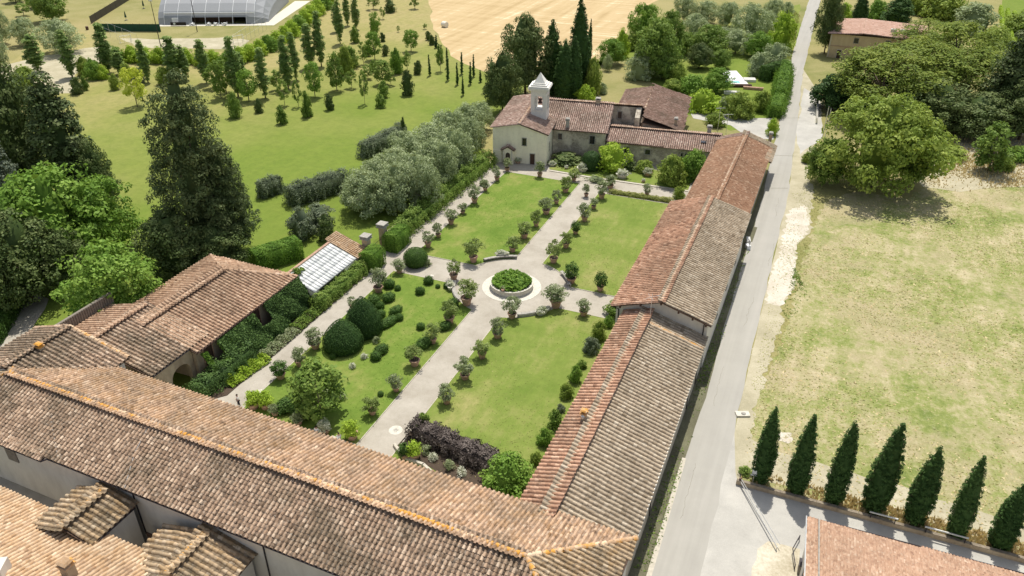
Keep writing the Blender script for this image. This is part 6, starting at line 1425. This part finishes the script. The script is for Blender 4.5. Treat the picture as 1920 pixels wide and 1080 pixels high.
for i, (x, y, t_, w_, k, lb) in enumerate(((1765, 35, -20, 90, 'midbush', 'thicket behind the villa'), (1820, 60, 5, 90, 'silverbush', 'grey thicket near the vineyard'), (1640, 40, 0, 40, 'greenbush', 'bush behind the villa between the cypresses'), (1580, 40, 5, 36, 'brightbush', 'light bush between dark evergreen and cypress'), (1860, 100, 50, 70, 'midbush', 'bush between pines and vineyard'), (1720, 25, -20, 60, 'midbush', 'thicket beside the conifer'), (1770, 292, 272, 90, 'midbush', 'bramble mound below the pines'), (1905, 300, 276, 50, 'greenbush', 'weedy bush beside the grey green tree'), (1880, 318, 296, 40, 'midbush', 'low bramble at the foot of the single tree'), (1512, 305, 285, 22, 'midbush', 'small bush at the road edge under the walnut'), (1918, 62, 20, 80, 'midbush', 'thicket at the vineyard corner'), (1548, 170, 140, 14, 'brightbush', 'yellow green climber on the gatepost'))):
    PT(k, x, y, t_, w_, lb, 'shrub', 'thickets round the villa')
# vineyard rows
vy = px((1880, -10), (1870, 120), (2000, 200), (2150, 50), (2050, -40))
sheet('vineyard_ground', vy, .03, 'gr_park')
for k in range(10):
    p0 = Vector(G(1885 + k * 16, 105 + k * 8)); p1 = p0 + Vector((6, 75))
    hedge('vine_row', '%s row of vines from the pine group' % ORD[k], p0, p1, .9, 1.7, 'lf_lime', 16, .2, 'vine rows at the top corner', cat='vine row', seed=60 + k)

# cypress row
cyp = [(1425, 908, 758, 48), (1490, 928, 775, 48), (1560, 947, 785, 56), (1635, 962, 792, 60), (1712, 985, 832, 56), (1790, 1012, 857, 54), (1872, 1032, 905, 52), (1955, 1052, 960, 60)]
for i, (x, y, t_, w_) in enumerate(cyp):
    PT('cypress', x, y - 6, t_, w_ * 1.02, '%s dark cypress of the clipped row, counted from the road' % ORD[i], 'cypress', 'row of cypresses along the low wall', nv=2)
rw = thing('retaining_wall', 'low brown brick wall along the foot of the cypress row', 'wall')
xs_ = np.arange(-1.3, 40, 2.0)
for x in xs_: MB().box((x + 1.0, 64.75, .28), (1.98, .28, .56)).obj('wall_section', 'wl_orangery', rw); MB().box((x + 1.0, 64.75, .59), (1.96, .36, .07)).obj('coping_stone', 'bark_pale', rw)
for i, (x0, x1) in enumerate(((11.6, 14.2), (16.6, 20.4))):
    t = thing('roadside_rail', ['striped rail at the foot of the fourth cypress', 'striped rail between the fifth and sixth cypress'][i], 'rail', (0, 0, 0), 0, 'white rails on the low wall')
    MB().tube([(x0, 64.6, 1.25), (x1, 64.6, 1.25)], .09, 6).obj('rail', 'metal_light', t)
    for x in (x0 + .2, x1 - .2): MB().tube([(x, 64.6, .5), (x, 64.6, 1.25)], .05, 5).obj('post', 'metal_dark', t)
sg = thing('signpost', 'small pale sign on a post in front of the first cypress', 'sign', (*G(1411, 905), 0)); MB().tube([(0, 0, 0), (0, 0, 1.6)], .05).obj('post', 'metal_light', sg); MB().box((0, -.05, 1.55), (.5, .05, .5)).obj('panel', 'fabric_white', sg); MB().box((.1, -.05, 1.1), (.9, .05, .14)).obj('arrow_board', 'fabric_white', sg)
PT('shrub', 1396, 888, 876, 22, 'dusty low shrub at the road end of the cypress row', 'shrub')
gt2 = thing('barrier_pole', 'long white swing barrier lying across the driveway from the wall end', 'barrier'); p0 = Vector(G(1386, 908)); p1 = Vector(G(1455, 1032))
MB().tube([(p0.x, p0.y, .55), (p1.x, p1.y, .5)], .055, 5).tube([(p0.x + .12, p0.y, .75), (p1.x + .25, p1.y + .3, .6)], .04, 5).obj('pole', 'metal_light', gt2); MB().tube([(p0.x, p0.y, 0), (p0.x, p0.y, .9)], .12).obj('hinge_post', 'copper', gt2); MB().tube([(p1.x, p1.y, 0), (p1.x, p1.y, .5)], .07).obj('rest_post', 'metal_light', gt2)
p0 = Vector(G(1498, 1012)); p1 = Vector(G(1489, 1068)); tag(MB().tube([(p0.x, p0.y, .6), (p0.x - .5, (p0.y + p1.y) / 2, .6), (p1.x, p1.y, .6)], .05).tube([(p0.x, p0.y, 0), (p0.x, p0.y, .6)], .05).tube([(p1.x, p1.y, 0), (p1.x, p1.y, .6)], .05).obj('handrail', 'metal_dark'), 'dark bent handrail between the driveway and the corner house', 'rail')
MB_x = thing('meter_box', 'dark meter box against the side of the corner house', 'box', (*G(1500, 1072), 0)); MB().box((0, 0, .6), (.5, .9, 1.2)).obj('cabinet', 'wood_grey', MB_x); MB().box((0, 0, 1.24), (.6, 1.0, .08)).obj('lid', 'metal_dark', MB_x)
t = thing('boulder_heap', 'pale concrete block at the road edge above the cypress row', 'block', (*G(1392, 778), 0)); MB().box((0, 0, .12), (1.6, .9, .24), .4).obj('block', 'stone_pale', t); MB().lathe([(.35, .2), (.2, .35)], (.1, 0, 0), 7).obj('stone', 'stone_grey', t)
sheet('bare_earth_patch', wob(px((1462, 810), (1484, 812), (1487, 824), (1478, 832), (1458, 826)), .15, .4, 51), .034, 'gr_chips')
# street items by the villa
for i, (x, y, h) in enumerate(((1548, 178, 4.0), (1542, 258, 7.0), (1546, 262, 7.0))):
    t = thing('gate_post', ['thin post with the yellow climber before the villa gate', 'pale pole behind the walnut, road side one of two', 'pale pole behind the walnut, field side one of two'][i], 'pole', (*G(x, y), 0), 0, 'poles along the villa roadside'); MB().tube([(0, 0, 0), (0, 0, h)], .08, 6).obj('pole', 'metal_light', t); MB().box((0, 0, h), (.3, .3, .12)).obj('cap', 'metal_dark', t)
bw = thing('boundary_wall', 'low boundary wall under the magnolia by the roadside', 'wall'); p0 = Vector(G(1530, 232)); p1 = Vector(G(1533, 170)); d = p1 - p0; MB().box(((p0.x+p1.x)/2, (p0.y+p1.y)/2, .6), (d.length, .3, 1.2), math.atan2(d.y, d.x)).obj('wall', 'wl_cream', bw); MB().box(((p0.x+p1.x)/2, (p0.y+p1.y)/2, 1.24), (d.length + .1, .4, .08), math.atan2(d.y, d.x)).obj('coping', 'stone_grey', bw)
for i, (x, y) in enumerate(((1345, 246), (1361, 250))):
    t = thing('antenna', ['tall aerial on the drive behind the far barn', 'small aerial with a branching head beside the taller one'][i], 'antenna', (*G(x, y), 0)); MB().tube([(0, 0, 0), (0, 0, 5.5 - i)], .05, 5).obj('mast', 'metal_light', t); MB().tube([(-1, 0, 5.2 - i), (1, .3, 5.4 - i)], .04, 4).tube([(-.7, -.5, 5.2 - i), (-.2, .6, 5.3 - i)], .03, 4).obj('elements', 'metal_light', t)
cr_ = thing('rubbish_heap', 'pile of white and grey junk in the shade beside the tall barn', 'junk pile', (-8.0, 121, 0)); MB().box((0, 0, .5), (.6, 1.6, 1.0), .2).obj('crate', 'metal_light', cr_); MB().box((.2, -1.6, .35), (.6, 1.0, .7), .5).obj('box', 'fabric_white', cr_); MB().tube([(0, 0, 1.0), (.5, -2.0, 1.3)], .06).obj('pipe', 'metal_dark', cr_)

# weeds and tufts on the dry field, grass on the verges
def tufts(name, poly, n_, mat, h, seed, kind_label=None):
    r = np.random.default_rng(seed); P = np.array(poly); lo = P.min(0); hi = P.max(0); x = r.uniform(lo[0], hi[0], n_ * 3); y = r.uniform(lo[1], hi[1], n_ * 3)
    k = inside(x, y, [tuple(p) for p in poly]); x = x[k][:n_]; y = y[k][:n_]
    cl = np.sin(x * .35 + 1) * np.sin(y * .28) + np.sin(x * .11 + y * .17); k = cl + r.normal(0, .8, len(x)) > -.3; x = x[k]; y = y[k]
    m = len(x); hh = h * r.uniform(.4, 1.3, m)
    V = []; 
    a = r.uniform(0, 6.283, m); w = .10 + .10 * r.uniform(0, 1, m)
    base = np.stack([x, y, np.full(m, .01)], 1); D = np.stack([np.cos(a), np.sin(a), np.zeros(m)], 1) * w[:, None]
    lean = np.stack([r.normal(0, .14, m), r.normal(0, .14, m), hh], 1)
    V = np.stack([base - D, base + D, base + lean], 1).reshape(-1, 3)
    o = link(name, npmesh(name, V, np.arange(m * 3).reshape(-1, 3), mat, r.uniform(0, 1, m))); o['kind'] = 'stuff'; o['label'] = kind_label or 'dry grass tufts'; o['category'] = 'grass'
FP = px((1545, 380), (1495, 520), (1480, 600), (1450, 680), (1405, 800), (1388, 900)) + [(34, 66.0), (46, 178), (30, 180)] + px((1700, 372))
tufts('field_grass', FP, 16000, 'lf_weed', .10, 5, 'short dry and green grass tufts over the field')
tufts('field_straw', FP, 16000, 'lf_straw', .09, 6, 'bleached straw tufts over the field')
tufts('wall_grass', [(-1, 65.0), (40, 65.0), (40, 67.4), (-1, 67.4)], 4500, 'lf_straw', .55, 7, 'tall straw grass between the cypresses')
tufts('bank_grass', px((1735, 262), (1920, 255), (1990, 300), (1955, 345), (1800, 362), (1730, 345)), 7000, 'lf_straw', .5, 8, 'tall pale grass on the bank under the pines')
tufts('verge_grass', px((1500, 30), (1478, 140), (1462, 140), (1490, 20)), 2500, 'lf_weed', .4, 9, 'green grass along the road by the orchard')
tufts('strip_grass', px((1490, 500), (1500, 520), (1520, 560), (1480, 600), (1465, 585)), 1600, 'lf_green', .14, 10, 'green weeds beside the white chippings')
tufts('strip_weeds', [(RR[i][0] + a_, RR[i][1]) for i, a_ in ((3, .9), (4, .9), (5, 1.0))] + px((1548, 300), (1545, 390), (1525, 430), (1512, 520), (1500, 610), (1480, 690), (1455, 760)), 4200, 'lf_weed', .07, 20, 'weeds spreading from the field into the wayside strip')
tufts('verge_weeds', [(-8.4, 50), (-6.9, 50), (-7.5, 120), (-8.5, 120)], 1800, 'lf_green', .12, 21, 'weeds in the shaded verge below the barns')
LP = [LNW, LNE, LSW, LSE]
for i, L_ in enumerate(LP):
    tufts('lawn_grass', L_, 9000, 'lf_fresh' if i in (0, 2) else 'lf_weed', .12, 11 + i, 'short mown grass of the %s lawn' % ['chapel side', 'far barn side', 'topiary', 'near barn side'][i])

# ================================================================ people
def person(x, y, rz, label, pose):
    t = thing('person', label, 'person', (x, y, .05), rz, 'visitors in the garden')
    st = pose == 'stand'
    hip = .92 if st else .46
    J = {'pelvis': (0, 0, hip), 'waist': (0, .0, hip + .2), 'chest': (0, .02, hip + .42), 'neck': (0, 0, hip + .58), 'headb': (0, .02, hip + .66), 'headm': (0, .04, hip + .75), 'headt': (0, .03, hip + .84)}
    E = [('pelvis', 'waist'), ('waist', 'chest'), ('chest', 'neck'), ('neck', 'headb'), ('headb', 'headm'), ('headm', 'headt')]
    Rr = {'pelvis': .15, 'waist': .13, 'chest': .155, 'neck': .06, 'headb': .085, 'headm': .105, 'headt': .08}
    for s_, n_ in ((-1, 'l'), (1, 'r')):
        sh = (.19 * s_, 0, hip + .50)
        if st: el, wr, hd = (.27 * s_, -.02, hip + .22), (.22 * s_, .16, hip + .08), (.18 * s_, .24, hip + .06)
        else: el, wr, hd = (.26 * s_, .08, hip + .25), (.16 * s_, .30, hip + .12), (.12 * s_, .38, hip + .10)
        if st: kn, an_, to = (.11 * s_, .05 * s_ * .8 + .02, .48), (.12 * s_, .07 * s_, .09), (.13 * s_, .07 * s_ + .18, .04)
        else: kn, an_, to = (.14 * s_, .44, hip + .02), (.13 * s_, .42, .09), (.13 * s_, .58, .04)
        J.update({'sh' + n_: sh, 'el' + n_: el, 'wr' + n_: wr, 'hd' + n_: hd, 'hp' + n_: (.10 * s_, 0, hip - .04), 'kn' + n_: kn, 'an' + n_: an_, 'to' + n_: to})
        Rr.update({'sh' + n_: .075, 'el' + n_: .05, 'wr' + n_: .035, 'hd' + n_: .04, 'hp' + n_: .10, 'kn' + n_: .065, 'an' + n_: .045, 'to' + n_: .04})
        E += [('chest', 'sh' + n_), ('sh' + n_, 'el' + n_), ('el' + n_, 'wr' + n_), ('wr' + n_, 'hd' + n_), ('pelvis', 'hp' + n_), ('hp' + n_, 'kn' + n_), ('kn' + n_, 'an' + n_), ('an' + n_, 'to' + n_)]
        for k in range(4):
            fn = 'f%d%s' % (k, n_); J[fn] = (hd[0] + (k - 1.5) * .018, hd[1] + .08 + .01 * (k in (1, 2)), hd[2] - .03); Rr[fn] = .009; E.append(('hd' + n_, fn))
        fn = 'th' + n_; J[fn] = (hd[0] - .05 * s_, hd[1] + .04, hd[2]); Rr[fn] = .010; E.append(('hd' + n_, fn))
    def skin(name, keys, grow, mat, root, sub=1):
        ks = [k for k in J if k in keys]; ix = {k: i for i, k in enumerate(ks)}
        me = bpy.data.meshes.new(name); me.from_pydata([J[k] for k in ks], [(ix[a], ix[b]) for a, b in E if a in ix and b in ix], [])
        o = link(name, me, t); m = o.modifiers.new('skin', 'SKIN')
        if not me.skin_vertices: me.skin_vertices_layers if False else None
        bpy.context.view_layer.update()
        for i, k in enumerate(ks):
            sv = me.skin_vertices[0].data[i]; g_ = Rr[k] + grow; sv.radius = (g_, g_ * (.78 if k in ('pelvis', 'waist', 'chest') else 1)); sv.use_root = (k == root)
        s_ = o.modifiers.new('sub', 'SUBSURF'); s_.levels = sub; s_.render_levels = sub; me.materials.append(MATS[mat]); return o
    skin('body', set(J), 0, 'skin', 'pelvis', 2)
    skin('shirt', {'pelvis', 'waist', 'chest', 'shl', 'shr', 'ell', 'elr'}, .018, 'cloth_white', 'pelvis')
    skin('trousers', {'pelvis', 'hpl', 'hpr', 'knl', 'knr', 'anl', 'anr'}, .022, 'cloth_navy' if st else 'cloth_white', 'pelvis')
    hz_ = J['headt'][2]
    MB().lathe([(.112, -.06), (.118, .0), (.09, .06), (.03, .085)], (0, .02, hz_ - .03), 10).obj('hair', 'hair', t, smooth=True)
    b = MB(); b.box((0, .145, hz_ - .10), (.03, .04, .05)); b.obj('nose', 'skin', t)
    for s_ in (-1, 1): MB().box((.04 * s_, .135, hz_ - .07), (.025, .012, .014)).obj('eye', 'hair', t); MB().box((.105 * s_, .03, hz_ - .09), (.02, .04, .06)).obj('ear', 'skin', t)
    MB().box((0, .135, hz_ - .15), (.05, .012, .012)).obj('mouth', 'terracotta', t)
    return t
try:
    person(*G(449, 762), R(150), 'person in white shirt and dark trousers standing on the outer path', 'stand')
    person(*G(637, 829), R(40), 'dark haired person in white seated on the low wall by the clay tub', 'sit')
    person(*G(595, 816), R(200), 'person in pale clothes seated by the white flowering pot', 'sit')
    for nm, (x, y) in (('wall_seat', (637, 831)), ('wall_seat', (595, 818))):
        tag(MB().box((*G(x, y), .22), (2.4, .5, .44), R(-8)).obj('low_wall', 'stone_kerb'), 'low garden wall under the %s visitor' % ('dark haired' if x > 600 else 'pale clothed'), 'wall', 'seat walls by the hall')
except Exception as e:
    print('PERSON', e)
print('objects', len(bpy.data.objects), 'tris', sum(len(m.loops) - 2 * len(m.polygons) for m in bpy.data.meshes))
